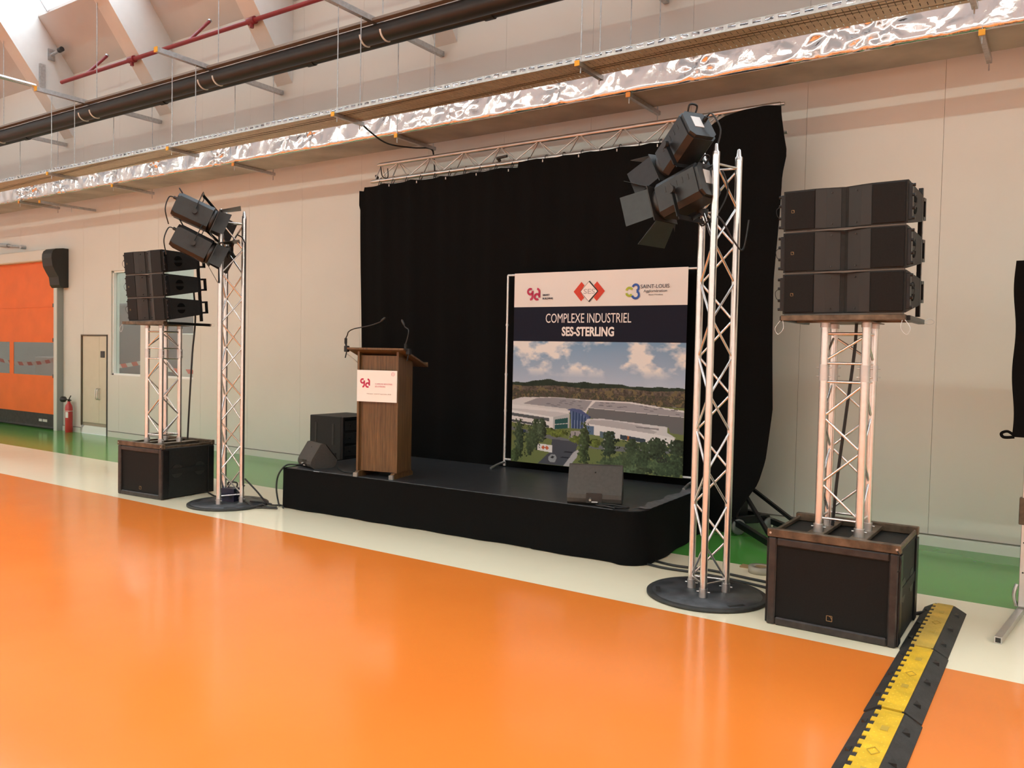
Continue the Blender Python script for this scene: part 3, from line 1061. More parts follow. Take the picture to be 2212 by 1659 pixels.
# ------------------------------------------------------------------ lighting towers
TOWER_ROT = math.radians(11)
def tower(loc, side):
    t = thing('lighting_tower', 'triangular aluminium truss tower on a round base at the %s' % side, 'truss tower', loc, TOWER_ROT, 'lighting towers beside the stage')
    pl = MB()
    n = 64
    pl.lathe([(.40, .0), (.415, .003), (.415, .018), (.405, .024), (.375, .024)], n)
    pl.build('base_rim', M_RUBBER, t)
    MB().lathe([(.376, .004), (.376, .0245), (.001, .0245)], n).build('base_plate', M_BASEPLATE, t)
    for a in (75, 195, 315):
        ca, sa = math.cos(math.radians(a)), math.sin(math.radians(a))
        c = Vector((ca * .335, sa * .335, .025))
        tdir = Vector((-sa, ca, 0))
        MB().bar(c - tdir * .06, c + tdir * .06, .03, .003).build('grip_slot', M_BLACK, t)
    R = .24 / math.sqrt(3)
    ch = [(R * math.cos(math.radians(a)), R * math.sin(math.radians(a))) for a in (-90, 30, 150)]
    for (x, y) in ch:
        MB().tube((x, y, .024), (x, y, .085), .030, 14).build('coupler', M_ALUDULL, t)
        MB().tube((x - .045, y, .06), (x + .045, y, .06), .005, 6).build('pin', M_ALUDULL, t)
        MB().lathe([(.0255, 3.02), (.0255, 3.05), (.018, 3.055), (.012, 3.10), (.006, 3.105)], 12, (x, y, 0)).build('spigot', M_ALU, t)
    truss(t, ch, .05, 3.03, panel=.25, end_h=.07, rb=.0085)
    return t, ch

towR, chR = tower((-2.045, 5.505, 0), 'right of the stage')
towL, chL = tower((-7.36, 5.52, 0), 'left of the stage')

def spotlight(pos, aim, label, yoke_to, ys=-1):
    """theatre lantern: ribbed rectangular body, four barn doors, yoke, clamp"""
    t = thing('stage_spotlight', label, 'spotlight', pos, 0, 'stage spotlights on the towers')
    d = Vector(aim).normalized()
    sx = d.cross(Vector((0, 0, 1))).normalized()
    up = sx.cross(d).normalized()
    mt = Matrix((sx, d, up)).transposed().to_4x4()   # local x side, y forward, z up
    def P(mb): return mb.xform(mt)
    w, h = .115, .125
    oct_ = lambda w, h, c: [(-w, -h + c), (-w + c, -h), (w - c, -h), (w, -h + c), (w, h - c), (w - c, h), (-w + c, h), (-w, h - c)]
    fix_normals(P(MB().prism(oct_(w, h, .035), -.20, .14, 'y')).build('lamp_body', M_LAMP, t))
    fix_normals(P(MB().prism(oct_(w * .93, h * .93, .035), -.225, -.20, 'y')).build('rear_cover', M_LAMP, t))
    P(MB().box(-.045, .03, -.228, -.222, -.03, .07)).build('rating_label', mat('silver_label', (.75, .75, .75), .35), t)
    P(MB().tube((.065, -.22, .05), (.065, -.26, .05), .016, 10)).build('cable_gland', M_BLACK, t)
    for i in range(5):
        P(MB().box(-w - .002, w + .002, -.15 + i * .05, -.14 + i * .05, .02, .06)).build('vent_rib', M_BLACK, t)
    P(MB().lathe([(.108, .0), (.118, .004), (.118, .04), (.10, .045)], 24, (0, .14, 0), (0, 1, 0))).build('lens_ring', M_BLACK, t)
    P(MB().lathe([(.095, 0), (.07, .018), (.001, .026)], 24, (0, .165, 0), (0, 1, 0))).build('lens', mat('lens_glass', (.35, .36, .38), .1, spec=.8), t)
    fix_normals(P(MB().prism([(-.13, -.13), (.13, -.13), (.13, .13), (-.13, .13)], .185, .193, 'y')).build('barn_door_frame', M_BLACK, t))
    for k, (open_, wd) in enumerate(((35, .2), (35, .2), (48, .15), (25, .15))):
        a = math.radians(open_)
        ln = .20
        e0, e1 = .105, .15 if k < 2 else .11
        c0 = .128
        q = []
        for (s, l) in ((-e0, 0), (e0, 0), (e1, ln), (-e1, ln)):
            q.append((s, c0 + l * math.sin(a), .193 + l * math.cos(a)))
        th = .003
        vs = [(x, y, z) for (x, z, y) in q] + [(x, y, z + th) for (x, z, y) in q]
        fs = [(0, 1, 2, 3), (7, 6, 5, 4), (0, 4, 5, 1), (1, 5, 6, 2), (2, 6, 7, 3), (3, 7, 4, 0)]
        rm = Matrix.Rotation(math.radians(90 * (k if k < 2 else k) if False else (0, 180, 90, 270)[k]), 4, 'Y')
        fix_normals(P(MB().add(vs, fs).xform(rm)).build('barn_door', M_LAMP, t))
    # yoke as a flat strap around the body
    yk = [(-w - .005, -.02, 0), (-w - .03, -.02, 0), (-w - .03, -.02, ys * .20), (w + .03, -.02, ys * .20), (w + .03, -.02, 0), (w + .005, -.02, 0)]
    mb = MB()
    for a2, b2 in zip(yk[:-1], yk[1:]):
        mb.bar(a2, b2, .035, .006, (0, 1, 0))
    P(mb).build('yoke', M_BLACKMETAL, t)
    for s in (-1, 1):
        P(MB().tube((s * (w + .03), -.02, 0), (s * (w + .055), -.02, 0), .028, 12)).build('tilt_knob', M_BLACK, t)
    # top handle
    P(MB().path([(-.03, -.2, h), (-.03, -.25, h + .035), (.03, -.25, h + .035), (.03, -.2, h)], .007, 6)).build('rear_grip', M_BLACKMETAL, t)
    # clamp to tower chord
    a2 = mt @ Vector((0, -.02, ys * .20))
    b2 = Vector(yoke_to) - Vector(pos)
    MB().tube(a2, b2, .014, 8).build('clamp_arm', M_BLACKMETAL, t)
    MB().tube(b2 - Vector((0, 0, .025)), b2 + Vector((0, 0, .025)), .042, 14).build('clamp', M_BLACK, t)
    MB().tube(b2, b2 + Vector((.09, .02, .0)), .007, 6).build('clamp_bolt', M_ALUDULL, t)
    P(MB().path([(.065, -.255, .05), (.07, -.30, .03), (.10, -.28, -.1), (.06, -.2, -.22)], .006, 6)).build('power_lead', M_CABLE, t)
    return t

M_LAMP = mat('satin_black_lamp', (.022, .022, .023), .38, .2, var=.15, vscale=20)
def chord_world(loc, ch, z):
    R = Matrix.Rotation(TOWER_ROT, 4, 'Z')
    return [tuple(Vector(loc) + R @ Vector((x, y, z))) for (x, y) in ch]
cR = chord_world((-2.045, 5.505, 0), chR, 0)
cL = chord_world((-7.36, 5.52, 0), chL, 0)
def up(p, z): return (p[0], p[1], z)
spotlight((-2.30, 5.46, 3.12), (-2.3, 1.4, -1.9), 'upper black spotlight on the right tower, tilted steeply down', up(cR[2], 2.99))
spotlight((-2.27, 5.42, 2.80), (-2.3, .6, -.75), 'lower black spotlight on the right tower, aimed across the stage', up(cR[2], 2.68))
spotlight((-7.47, 5.20, 3.03), (1.2, 1.5, -.80), 'upper black spotlight on the left tower', up(cL[2], 3.0), 1)
spotlight((-7.49, 5.20, 2.71), (1.2, 1.45, -.90), 'lower black spotlight on the left tower, beside the speaker array', up(cL[2], 2.72), 1)

# ------------------------------------------------------------------ stage
STAGE_ROT = math.radians(2.2)
SZ = .42
stage = thing('stage_platform', 'low black stage platform with a fabric skirt', 'stage', (-6.78, 5.77, 0), STAGE_ROT)
SW, SD = 4.02, 1.62
MB().prism([(.02, .02), (SW - .20, .02), (SW - .12, .05), (SW - .05, .12), (SW - .02, .20), (SW - .02, SD), (.02, SD)], SZ - .04, SZ, 'z').build('deck', M_DECK, stage)
for (x0, x1) in ((.02, 2.0), (2.0, SW - .02)):
    MB().box(x0 + .05, x1 - .12, .1, SD - .1, SZ - .12, SZ - .04).build('deck_frame', M_ALUDULL, stage)
for x in (.15, 2.0, SW - .15):
    for y in (.2, SD - .2):
        MB().tube((x, y, 0), (x, y, SZ - .12), .03, 10).build('leg', M_ALUDULL, stage)
# skirt: front and sides, soft folds, rounded right corner
rc = .16
pathp = [(-.005, SD), (-.005, 0.0)]
pp = [(-.005, SD - (SD) * i / 30) for i in range(31)]
pp += [(SW * i / 120 - .0, -.005) for i in range(1, 114)]
pp += [(SW - rc + rc * math.sin(a), rc * .0 + (rc - rc * math.cos(a)) - .005) for a in np.linspace(.1, PI / 2, 9)]
pp += [(SW, rc + (SD - rc) * i / 30) for i in range(1, 31)]
npt = len(pp)
rs2 = np.random.RandomState(11)
def skirt(u, v):
    i = min(int(round(u * (npt - 1))), npt - 1)
    x, y = pp[i]
    z = SZ - .006 - v * (SZ - .012)
    s_ = i * .05
    k = v ** 1.5
    amp = .008 * math.sin(s_ * 4.1) + .006 * math.sin(s_ * 9.7 + 1)
    flare = .045 * k * (1 if i > 105 else .15)
    if i <= 30:
        return (x - amp * k - flare, y, z)
    if i < 144:
        return (x, y - amp * k - .02 * k * (i > 120), z)
    if i < 154:
        a = (i - 144) / 9 * PI / 2
        return (x + flare * math.sin(a) * 1.2, y - flare * math.cos(a) * 1.2, z)
    return (x + amp * k * 2 + flare * max(0, 1 - (i - 154) / 40), y, z)
MB().grid(skirt, npt - 1, 8).build('skirt', M_DRAPE, stage)
mb = MB()
for i in range(npt - 1):
    a, b = pp[i], pp[i + 1]
    mb.add([(a[0], a[1] - .002, SZ - .018), (b[0], b[1] - .002, SZ - .018), (b[0], b[1], SZ + .003), (a[0], a[1], SZ + .003)], [(0, 1, 2, 3)])
mb.build('skirt_hem', M_DRAPE, stage)
# loose gaffer tape along the right edge and along the front edge
def tapef(u, v):
    return (SW - .12 + .11 * v + .02 * math.sin(u * 21) * (1 - v), .20 + (SD - .24) * u, SZ + .0035 + .006 * abs(math.sin(u * 37 + v * 5)))
MB().grid(tapef, 60, 3).build('edge_tape', M_GAFFER, stage)
MB().box(.25, SW - .25, .018, .032, SZ, SZ + .004).build('edge_trim', M_GAFFER, stage)
MB().box(.42, .50, .012, .03, SZ + .0, SZ + .004).build('tape_scrap', M_WHITEPRINT, stage)

def on_stage(u, v, z=0):
    return tuple(Matrix.Translation((-6.78, 5.77, SZ)) @ Matrix.Rotation(STAGE_ROT, 4, 'Z') @ Vector((u, v, z)))

# ------------------------------------------------------------------ backdrop truss, stands and drape
bt = thing('backdrop_truss', 'horizontal triangular truss carrying the black backdrop', 'truss', (-7.40, 7.80, 3.81))
BL = 5.08
FB, RB, TP = (-.12, 0.), (.12, 0.), (0., .235)
for nm, (y, z) in (('chord', FB), ('chord', RB), ('chord', TP)):
    MB().tube((0, y, z), (BL, y, z), .0245, 14).build(nm, M_ALUDULL, bt)
M_ALUW = mat('pale_aluminium', (.72, .71, .70), .4, .7)
k = 19
for (pa, pb, ph_) in ((FB, TP, 0), (RB, TP, 0), (FB, RB, 1)):
    for i in range(k):
        xa, xb = .06 + (BL - .12) * i / k, .06 + (BL - .12) * (i + 1) / k
        a, b = ((xa, *pa), (xb, *pb)) if (i + ph_) % 2 == 0 else ((xa, *pb), (xb, *pa))
        MB().tube(a, b, .0085, 8).build('brace', M_ALUW, bt)
for x in (.03, BL - .03):
    for pa, pb in ((FB, TP), (RB, TP), (FB, RB)):
        MB().tube((x, *pa), (x, *pb), .0085, 8).build('brace', M_ALUW, bt)
for x in (-.03, BL):
    for (y, z) in (FB, RB, TP):
        MB().tube((x, y, z), (x + .035, y, z), .017, 10).build('spigot', M_ALUDULL, bt)
tag(MB().tube((-7.40, 7.74, 3.90), (-7.36, 7.74, 3.83), .02).path([(-7.25, 7.66, 3.98), (-7.2, 7.64, 3.85), (-7.12, 7.65, 3.83), (-7.15, 7.68, 3.95)], .007).build('rigging_sling', M_CABLE), 'small dark sling at the left end of the backdrop truss', 'sling')
tag(MB().tube((-5.42, 7.60, 3.86), (-5.28, 7.60, 3.87), .016, 8).tube((-5.40, 7.60, 3.86), (-5.40, 7.63, 3.83), .02, 8).build('truss_clamp', M_BLACK), 'small black clamp resting on the lower truss tube', 'clamp')

# drape with folds; right end is gathered up over the truss and swings inwards near the floor
def redge(z):
    pts = [(0.05, -2.62), (.25, -2.52), (.5, -2.36), (.72, -2.30), (1.2, -2.245), (1.7, -2.255), (2.4, -2.265), (3.0, -2.24), (3.35, -2.235), (3.55, -2.20), (3.7, -2.23), (3.9, -2.26), (4.1, -2.27)]
    for (a, xa), (b, xb) in zip(pts[:-1], pts[1:]):
        if z <= b:
            return xa + (xb - xa) * max(0, (z - a) / (b - a))
    return pts[-1][1]
def ledge(z):
    return -7.53 + .03 * math.sin(z * 1.3) - (.02 if z > 3.5 else 0)
def topz(u):
    if u < .455: base = 3.752 - .018 * abs(math.sin(u * 38))
    elif u < .82: base = 3.80 - .010 * abs(math.sin(u * 50))
    else:
        t = (u - .82) / .18
        base = 3.80 + .17 * min(1, t * 2.2) - .03 * math.sin(t * 6)
    if u < .012: base -= .05
    return base
def drape(u, v):
    zt = topz(u)
    z = zt + (.015 - zt) * v
    a, b = ledge(z), redge(z)
    x = a + (b - a) * u
    f = .4 + .6 * v
    y = 7.615 + .022 * math.sin(u * 61 + .6 * math.sin(u * 9)) * f + .02 * math.sin(u * 23 + 1.3) * f + .012 * math.sin(u * 140) * (1 - v) * .6
    if u > .82 and z > 3.70:
        y -= .0
    y += .03 * max(0, (u - .9) / .1) * math.sin(z * 2.2)
    return (x, y, z)
dr = thing('backdrop_drape', 'wide black molton drape hanging behind the stage', 'curtain', (0, 0, 0))
MB().grid(drape, 420, 60).build('cloth', M_DRAPE, dr)
for i in range(19):
    u = .05 + i * .043
    x = -7.52 + 5.2 * u
    zt = topz(u)
    lab = MB().path([(x, 7.635, zt - .01), (x, 7.64, zt + .03), (x, 7.68, 3.84), (x, 7.71, 3.81), (x, 7.68, 3.78), (x, 7.645, zt - .02)], .0045, 5, 3).build('tie', M_CABLE, dr)
    if i % 2:
        MB().tube((x, 7.585, zt - .02), (x, 7.585, zt - .045), .006, 6).build('toggle', M_WHITEPRINT, dr)

def windup(loc, rot, side):
    t = thing('windup_stand', 'black wheeled wind-up stand behind the %s end of the drape' % side, 'stand', loc, rot, 'wind-up stands of the backdrop')
    MB().box(-.05, .05, -.05, .05, .10, 2.0, .004).build('outer_mast', M_BLACKMETAL, t)
    MB().box(-.035, .035, -.035, .035, 2.0, 3.70).build('inner_mast', M_ALUDULL, t)
    MB().box(-.16, .16, -.05, .05, 3.70, 3.735).build('truss_fork', M_BLACKMETAL, t)
    MB().box(-.22, .22, -.26, -.20, .09, .16, .004).build('base_beam', M_BLACKMETAL, t)
    MB().box(-.22, .22, .12, .18, .09, .16, .004).build('base_beam', M_BLACKMETAL, t)
    MB().box(-.22, -.16, -.2, .12, .09, .16, .004).build('base_beam', M_BLACKMETAL, t)
    MB().box(.16, .22, -.2, .12, .09, .16, .004).build('base_beam', M_BLACKMETAL, t)
    for (x, y) in ((1.0, -.35), (-.9, -.35), (.95, .20), (-.40, .05)) if rot else ((.6, -.30), (-.3, -.30), (.6, .20), (-.3, .20)):
        sx = 1 if x > 0 else -1
        sy = 1 if y > 0 else -1
        root = (sx * .19, -.23 if sy < 0 else .15, .125)
        MB().bar(root, (x, y, .05), .05, .05).build('outrigger', M_BLACKMETAL, t)
        MB().bar((sx * .05, sy * .05, .42), (x * .86, y * .86, .09), .03, .03).build('brace', M_BLACKMETAL, t)
        MB().tube((x, y, 0), (x, y, .05), .04, 12).build('foot_pad', M_RUBBER, t)
    MB().bar((.05, 0, .40), (.21, -.23, .15), .045, .045).build('brace', M_BLACKMETAL, t)
    MB().bar((-.05, 0, .40), (-.21, -.23, .15), .045, .045).build('brace', M_BLACKMETAL, t)
    for (x, y) in ((.27, -.22), (-.27, -.22), (.27, .14), (-.27, .14)):
        wl = MB().lathe([(.03, -.02), (.068, -.018), (.075, -.008), (.075, .008), (.068, .018), (.03, .02)], 20, (x, y, .077), (1, 0, 0)).build('wheel', mat('grey_rubber_wheel', (.16, .17, .16), .6), t)
        MB().tube((x - .03, y, .077), (x + .03, y, .077), .014, 8).build('axle', M_ALU, wl)
    MB().path([(-.05, -.06, 1.0), (-.09, -.12, 1.0), (-.09, -.14, .95)], .01, 6).build('crank', M_ALUDULL, t)
    return t
windup((-2.62, 7.92, 0), math.radians(-35), 'right')
windup((-7.0, 7.92, 0), 0, 'left')

# ------------------------------------------------------------------ banner stand with print
bp0 = Vector((-5.114, 7.430, SZ)); bp1 = Vector((-2.955, 7.515, SZ))
brot = math.atan2(bp1.y - bp0.y, bp1.x - bp0.x)
BW = (bp1 - bp0).length
ban = thing('banner_stand', 'freestanding aluminium banner frame with a printed factory picture', 'banner', bp0, brot)
for x in (0, BW):
    MB().tube((x, 0, .015), (x, 0, 1.02), .0145, 12).build('post', M_ALUW, ban)
    MB().tube((x, 0, 1.02), (x, 0, 2.10), .0125, 12).build('post', M_ALUW, ban)
    for z in (.62, 1.02, 1.56):
        MB().tube((x, 0, z - .012), (x, 0, z + .012), .017, 12).build('post_collar', M_ALUW, ban)
    MB().path([(x, -.27, .012), (x, -.13, .04), (x, 0, .05), (x, .012, .03), (x, .014, .012)], .014, 8).build('foot', M_ALUDULL, ban)
MB().tube((0, 0, 2.10), (BW, 0, 2.10), .0125, 12).build('top_bar', M_ALUW, ban)
MB().tube((0, 0, .085), (BW, 0, .085), .0125, 12).build('bottom_bar', M_ALUW, ban)

PX0, PX1 = .095, BW - .105
PZ0, PZ1 = .075, 2.115
def px(u): return PX0 + (PX1 - PX0) * u
def pz(v): return PZ1 - (PZ1 - PZ0) * v
NU, NV = 400, 440

def paint_print():
    """colours of the printed artwork on an (NV+1, NU+1) grid, sRGB 0..1"""
    rs = np.random.RandomState(2)
    U, V = np.meshgrid(np.linspace(0, 1, NU + 1), np.linspace(0, 1, NV + 1))
    img = np.zeros((NV + 1, NU + 1, 3))
    def c(h): return np.array([int(h[i:i + 2], 16) / 255 for i in (0, 2, 4)])
    def vnoise(sx, sy, seed, octv=4):
        out = np.zeros_like(U); amp = 1.; tot = 0
        for o in range(octv):
            r = np.random.RandomState(seed + o)
            gx, gy = int(sx * 2 ** o) + 2, int(sy * 2 ** o) + 2
            g = r.rand(gy + 1, gx + 1)
            x = U * (gx - 1); y = V * (gy - 1)
            xi = x.astype(int); yi = y.astype(int)
            fx = x - xi; fy = y - yi
            fx = fx * fx * (3 - 2 * fx); fy = fy * fy * (3 - 2 * fy)
            out += amp * ((g[yi, xi] * (1 - fx) + g[yi, xi + 1] * fx) * (1 - fy) + (g[yi + 1, xi] * (1 - fx) + g[yi + 1, xi + 1] * fx) * fy)
            tot += amp; amp *= .55
        return out / tot
    def fill(mask, col):
        img[mask] = col
    def poly(pts):
        P = np.array(pts); inside = np.zeros(U.shape, bool)
        j = len(P) - 1
        for i in range(len(P)):
            xi, yi = P[i]; xj, yj = P[j]
            cond = ((yi > V) != (yj > V)) & (U < (xj - xi) * (V - yi) / (yj - yi + 1e-12) + xi)
            inside ^= cond
            j = i
        return inside
    W = c('efeae8'); NAVY = c('16182a')
    fill(V <= 1, W)
    fill((V > .178) & (V < .357), NAVY)
    # sky and clouds
    sky = V >= .357
    t = np.clip((V - .357) / .22, 0, 1)[..., None]
    s_ = c('7fa3c8') * (1 - t) + c('b9c6dc') * t
    n1 = vnoise(7, 12, 40, 5); n2 = vnoise(14, 22, 70, 4)
    cl = np.clip((n1 * .75 + n2 * .35 - .50) * 7, 0, 1)[..., None]
    cl = cl * np.clip((.545 - V) / .05, .1, 1)[..., None]
    skyc = s_ * (1 - cl) + c('f2efee') * cl
    img[sky] = skyc[sky]
    n3 = vnoise(40, 40, 90, 3)
    nf = vnoise(110, 110, 130, 2)
    # hills
    hill = .577 - .022 * np.exp(-((U - .22) / .10) ** 2) - .014 * np.exp(-((U - .45) / .10) ** 2) - .010 * np.exp(-((U - .62) / .08) ** 2) - .004 * np.exp(-((U - .9) / .1) ** 2) - .002 * np.sin(U * 60)
    mk = V > hill
    img[mk] = (c('2f3a30') * (.75 + .5 * n3[..., None]))[mk]
    mk = V > .590 + .004 * np.sin(U * 17)
    img[mk] = (c('5f564e') * (.6 + .8 * nf[..., None]))[mk]
    mk = mk & (n3 > .58)
    img[mk] = c('776b50')
    mk = (V > .615) & (nf > .55)
    img[mk] = c('4a4a3c')
    # ground
    fill(V > .668, c('76804f'))
    # factory roofs
    fill(poly([(0, .672), (.06, .655), (.27, .646), (.5, .652), (.46, .722), (.0, .715)]), c('d8d6d8'))
    fill(poly([(.07, .688), (.16, .655), (.28, .648), (.495, .656), (.455, .708), (.10, .690)]), c('9b9aa1'))
    fill(poly([(.50, .650), (.72, .652), (.87, .668), (1, .680), (1, .713), (.47, .694)]), c('e2e0e2'))
    fill(poly([(.515, .657), (.71, .659), (.86, .674), (1, .688), (1, .710), (.48, .690)]), c('a3a1a8'))
    for q in range(46):
        a, b = rs.uniform(.12, .97), rs.uniform(.660, .700)
        if .44 < a < .52: continue
        fill((abs(U - a - (V - b) * 1.2) < .010) & (abs(V - b) < .0022), c('7d7c84'))
    # dark long facade
    fill(poly([(.475, .692), (1, .712), (1, .795), (.93, .790), (.92, .765), (.47, .742)]), c('6f6f72'))
    # left building
    fill(poly([(0, .695), (.36, .715), (.36, .735), (.0, .718)]), c('e4e2e4'))
    fill(poly([(0, .716), (.29, .722), (.36, .728), (.265, .752), (0, .728)]), c('cfccd0'))
    fill(poly([(0, .726), (.265, .750), (.265, .812), (0, .790)]), c('eceaec'))
    fill(poly([(.265, .750), (.365, .726), (.365, .800), (.265, .814)]), c('b9bcc0'))
    fill(poly([(0, .740), (.24, .757), (.24, .774), (0, .756)]), c('5b6065'))
    fill(poly([(0, .776), (.24, .796), (.24, .806), (0, .788)]), c('55585e'))
    fill(poly([(.275, .762), (.355, .748), (.355, .803), (.275, .812)]), c('2f5a58'))
    fill(poly([(.275, .786), (.355, .776), (.355, .779), (.275, .789)]), c('cfd3d3'))
    # entrance with curved canopy
    fill(poly([(.365, .705), (.49, .735), (.47, .800), (.375, .800)]), c('3a4d74'))
    for q in range(6):
        fill(poly([(.375 + q * .018, .71 + q * .004), (.379 + q * .018, .711 + q * .004), (.379 + q * .017, .80), (.375 + q * .017, .80)]), c('7f93b8'))
    fill(poly([(.345, .708), (.38, .698), (.43, .703), (.475, .728), (.482, .750), (.44, .726), (.39, .714)]), c('545f8a'))
    # right low building
    fill(poly([(.47, .748), (.55, .742), (.915, .762), (.915, .79), (.96, .812), (.84, .810), (.45, .772)]), c('d9d7da'))
    fill(poly([(.49, .752), (.60, .748), (.76, .762), (.86, .790), (.84, .800), (.46, .772)]), c('b9b6ba'))
    fill(poly([(.74, .768), (.87, .772), (.87, .780), (.75, .776)]), c('8d8a8e'))
    fill(poly([(.45, .770), (.84, .800), (.955, .812), (.955, .850), (.86, .862), (.80, .850), (.45, .822)]), c('ebe9eb'))
    fill(poly([(.46, .780), (.51, .784), (.51, .828), (.46, .823)]), c('5c7492'))
    fill(poly([(.545, .806), (.63, .812), (.63, .845), (.545, .838)]), c('5f7180'))
    fill(poly([(.66, .815), (.80, .828), (.80, .846), (.66, .838)]), c('3f4b58'))
    fill(poly([(.70, .818), (.71, .819), (.71, .842), (.70, .841)]), c('b06a3a'))
    # roads, paths
    fill(poly([(0, .815), (.25, .842), (.45, .872), (.75, .875), (1, .86), (1, .885), (.7, .90), (.48, .895), (.30, .872), (0, .832)]), c('73757c'))
    fill(poly([(.26, .865), (.42, .868), (.40, .93), (.33, 1), (.17, 1), (.25, .93)]), c('50535d'))
    fill(poly([(.39, .925), (.43, .90), (.41, .95), (.365, 1), (.33, 1)]), c('bdb9bd'))
    fill(poly([(.375, .815), (.44, .81), (.43, .87), (.36, .86)]), c('a9a3a5'))
    fill(poly([(.565, .84), (.59, .84), (.60, .91), (.57, .91)]), c('a4a0a2'))
    # site sign and car
    fill(poly([(.165, .893), (.262, .897), (.262, .936), (.165, .928)]), c('efecec'))
    for s0 in (.205, .228):
        fill((abs(U - s0) + abs(V - .913) * 1.1) < .013, c('d06a4a'))
    fill(poly([(.24, .958), (.255, .945), (.28, .944), (.29, .960), (.28, .984), (.25, .985), (.238, .975)]), c('9aa0a6'))
    fill(poly([(.25, .962), (.262, .952), (.276, .953), (.268, .966)]), c('30343a'))
    fill(((U - .08) / .016) ** 2 + ((V - .836) / .009) ** 2 < 1, c('35405f'))
    for q in range(7):
        a, b = .36 + rs.rand() * .05, .822 + rs.rand() * .03
        fill((abs(U - a) < .0025) & (abs(V - b) < .007), c('3a3c44'))
    # trees
    def tree(u, vtop, vbot, w, col, seed, kind='cone'):
        r = np.random.RandomState(seed)
        tt = np.clip((V - vtop) / (vbot - vtop), 0, 1)
        if kind == 'poplar':
            prof = w * np.sin(np.pi * (.08 + .86 * tt)) ** .7
        elif kind == 'cone':
            prof = w * (.12 + .9 * tt) * (1 - (tt > .97) * .6)
        else:
            prof = w * np.sqrt(np.clip(1 - (2 * tt - 1) ** 2, 0, 1))
        edge = np.abs(U - u) + (nf - .5) * w * 1.5 + (n3 - .5) * w * .7
        mk = (V > vtop) & (V < vbot) & (edge < prof)
        sh = (.55 + .9 * nf * .8 + .25 * ((u - U) / w))[..., None]
        img[mk] = np.clip(c(col) * sh, 0, 1)[mk]
    for u, v in ((.24, .81), (.28, .82), (.32, .815), (.5, .85), (.53, .855), (.42, .845), (.40, .842)):
        tree(u, v - .004, v + .035, .035, '6d7a3a', int(u * 99), 'round')
    for u, v0, v1, w, col in ((.05, .77, .99, .032, '47563f'), (.12, .80, .96, .028, '4d5c40'), (.155, .765, .93, .030, '4a5a41'), (.195, .76, .885, .026, '51604a'), (.03, .93, 1.0, .05, '4b5a38'), (.455, .765, .985, .032, '4c5b3c')):
        tree(u, v0, v1, w, col, int(u * 999), 'poplar')
    for u, v0, v1, w, col in ((.60, .80, .93, .045, '3c4a38'), (.73, .83, .92, .045, '43523c'), (.80, .84, .9, .045, '46543c'), (.86, .815, .94, .055, '414f3b'), (.97, .82, .91, .055, '3d4a38'),
                              (.62, .93, 1.0, .07, '4c5b42'), (.70, .90, 1.0, .07, '4f5f44'), (.78, .88, 1.0, .075, '47563f'), (.88, .92, 1.0, .08, '4f6045'), (.96, .89, 1.0, .08, '44543d'), (.60, .98, 1.01, .08, '55634a'), (.75, .96, 1.01, .09, '58684c')):
        tree(u, v0, v1, w, col, int(u * 999 + 5), 'round')
    # road shadows
    for a, b in ((.36, .925), (.34, .955)):
        fill((np.abs(U - a + (V - b) * 2) < .025) & (np.abs(V - b) < .004), c('2c2e38'))
    return np.clip(img, 0, 1)

img = paint_print()
lin_img = np.where(img <= .04045, img / 12.92, ((img + .055) / 1.055) ** 2.4)
mb = MB()
def banf(u, v):
    return (px(u), -.017 + .004 * math.sin(u * 9 + 1) * math.sin(v * PI), pz(v))
mb.grid(banf, NU, NV)
bo = mb.build('banner_cloth', None, ban, 'printed cloth showing a factory under a cloudy sky')
bo.data.materials.clear()
att = bo.data.color_attributes.new('print', 'FLOAT_COLOR', 'POINT')
rgba = np.concatenate([lin_img.reshape(-1, 3) * .92, np.ones(((NU + 1) * (NV + 1), 1))], 1)
att.data.foreach_set('color', rgba.astype(np.float32).ravel())
pm = bpy.data.materials.new('banner_print')
pm.use_nodes = True
an = pm.node_tree.nodes.new('ShaderNodeAttribute')
an.attribute_name = 'print'
pm.node_tree.links.new(an.outputs['Color'], pm.node_tree.nodes['Principled BSDF'].inputs['Base Color'])
pm.node_tree.nodes['Principled BSDF'].inputs['Roughness'].default_value = .65
pm.node_tree.nodes['Principled BSDF'].inputs['Specular IOR Level'].default_value = .2
bo.data.materials.append(pm)

YP = -.0225     # print layer, just in front of the cloth
M_CRIM = mat('crimson_ink', hexc('b8234f'), .6)
M_REDI = mat('red_ink', hexc('cf3a22'), .6)
M_INK = mat('dark_ink', hexc('3c3c4c'), .6)
M_BLKI = mat('black_ink', (.01, .01, .01), .6)
M_BLUEI = mat('blue_ink', hexc('2a55a8'), .6)
M_GREENI = mat('lime_ink', hexc('a9b52e'), .6)
M_CREAMI = mat('cream_ink', hexc('f2eae8'), .6)

def ga_logo(parent, x, z, s, y, m):
    """two interlocking rounded letters; x,z lower left, s = height"""
    w = s * .165
    strokes = [arc(.25, .70, .205, 55, 335, 18), [(.455, .76), (.455, .34)] + arc(.215, .33, .24, -4, -82, 8)]
    for rot in (0, 1):
        mb = MB()
        for st in strokes:
            ribbon(mb, [(x + s * (a + .60 * rot), z + s * (1 - b if rot else b)) for a, b in st], w, y)
        mb.build('logo_letter', m, parent)

ga_logo(ban, px(.086), pz(.146), .140, YP, M_CRIM)
text_part('SMART', .03, (px(.182), YP, pz(.122)), M_INK, ban, width=.085, height=.020, bold=.001)
text_part('BUILDING', .03, (px(.182), YP, pz(.140)), M_INK, ban, width=.125, height=.020, bold=.001)
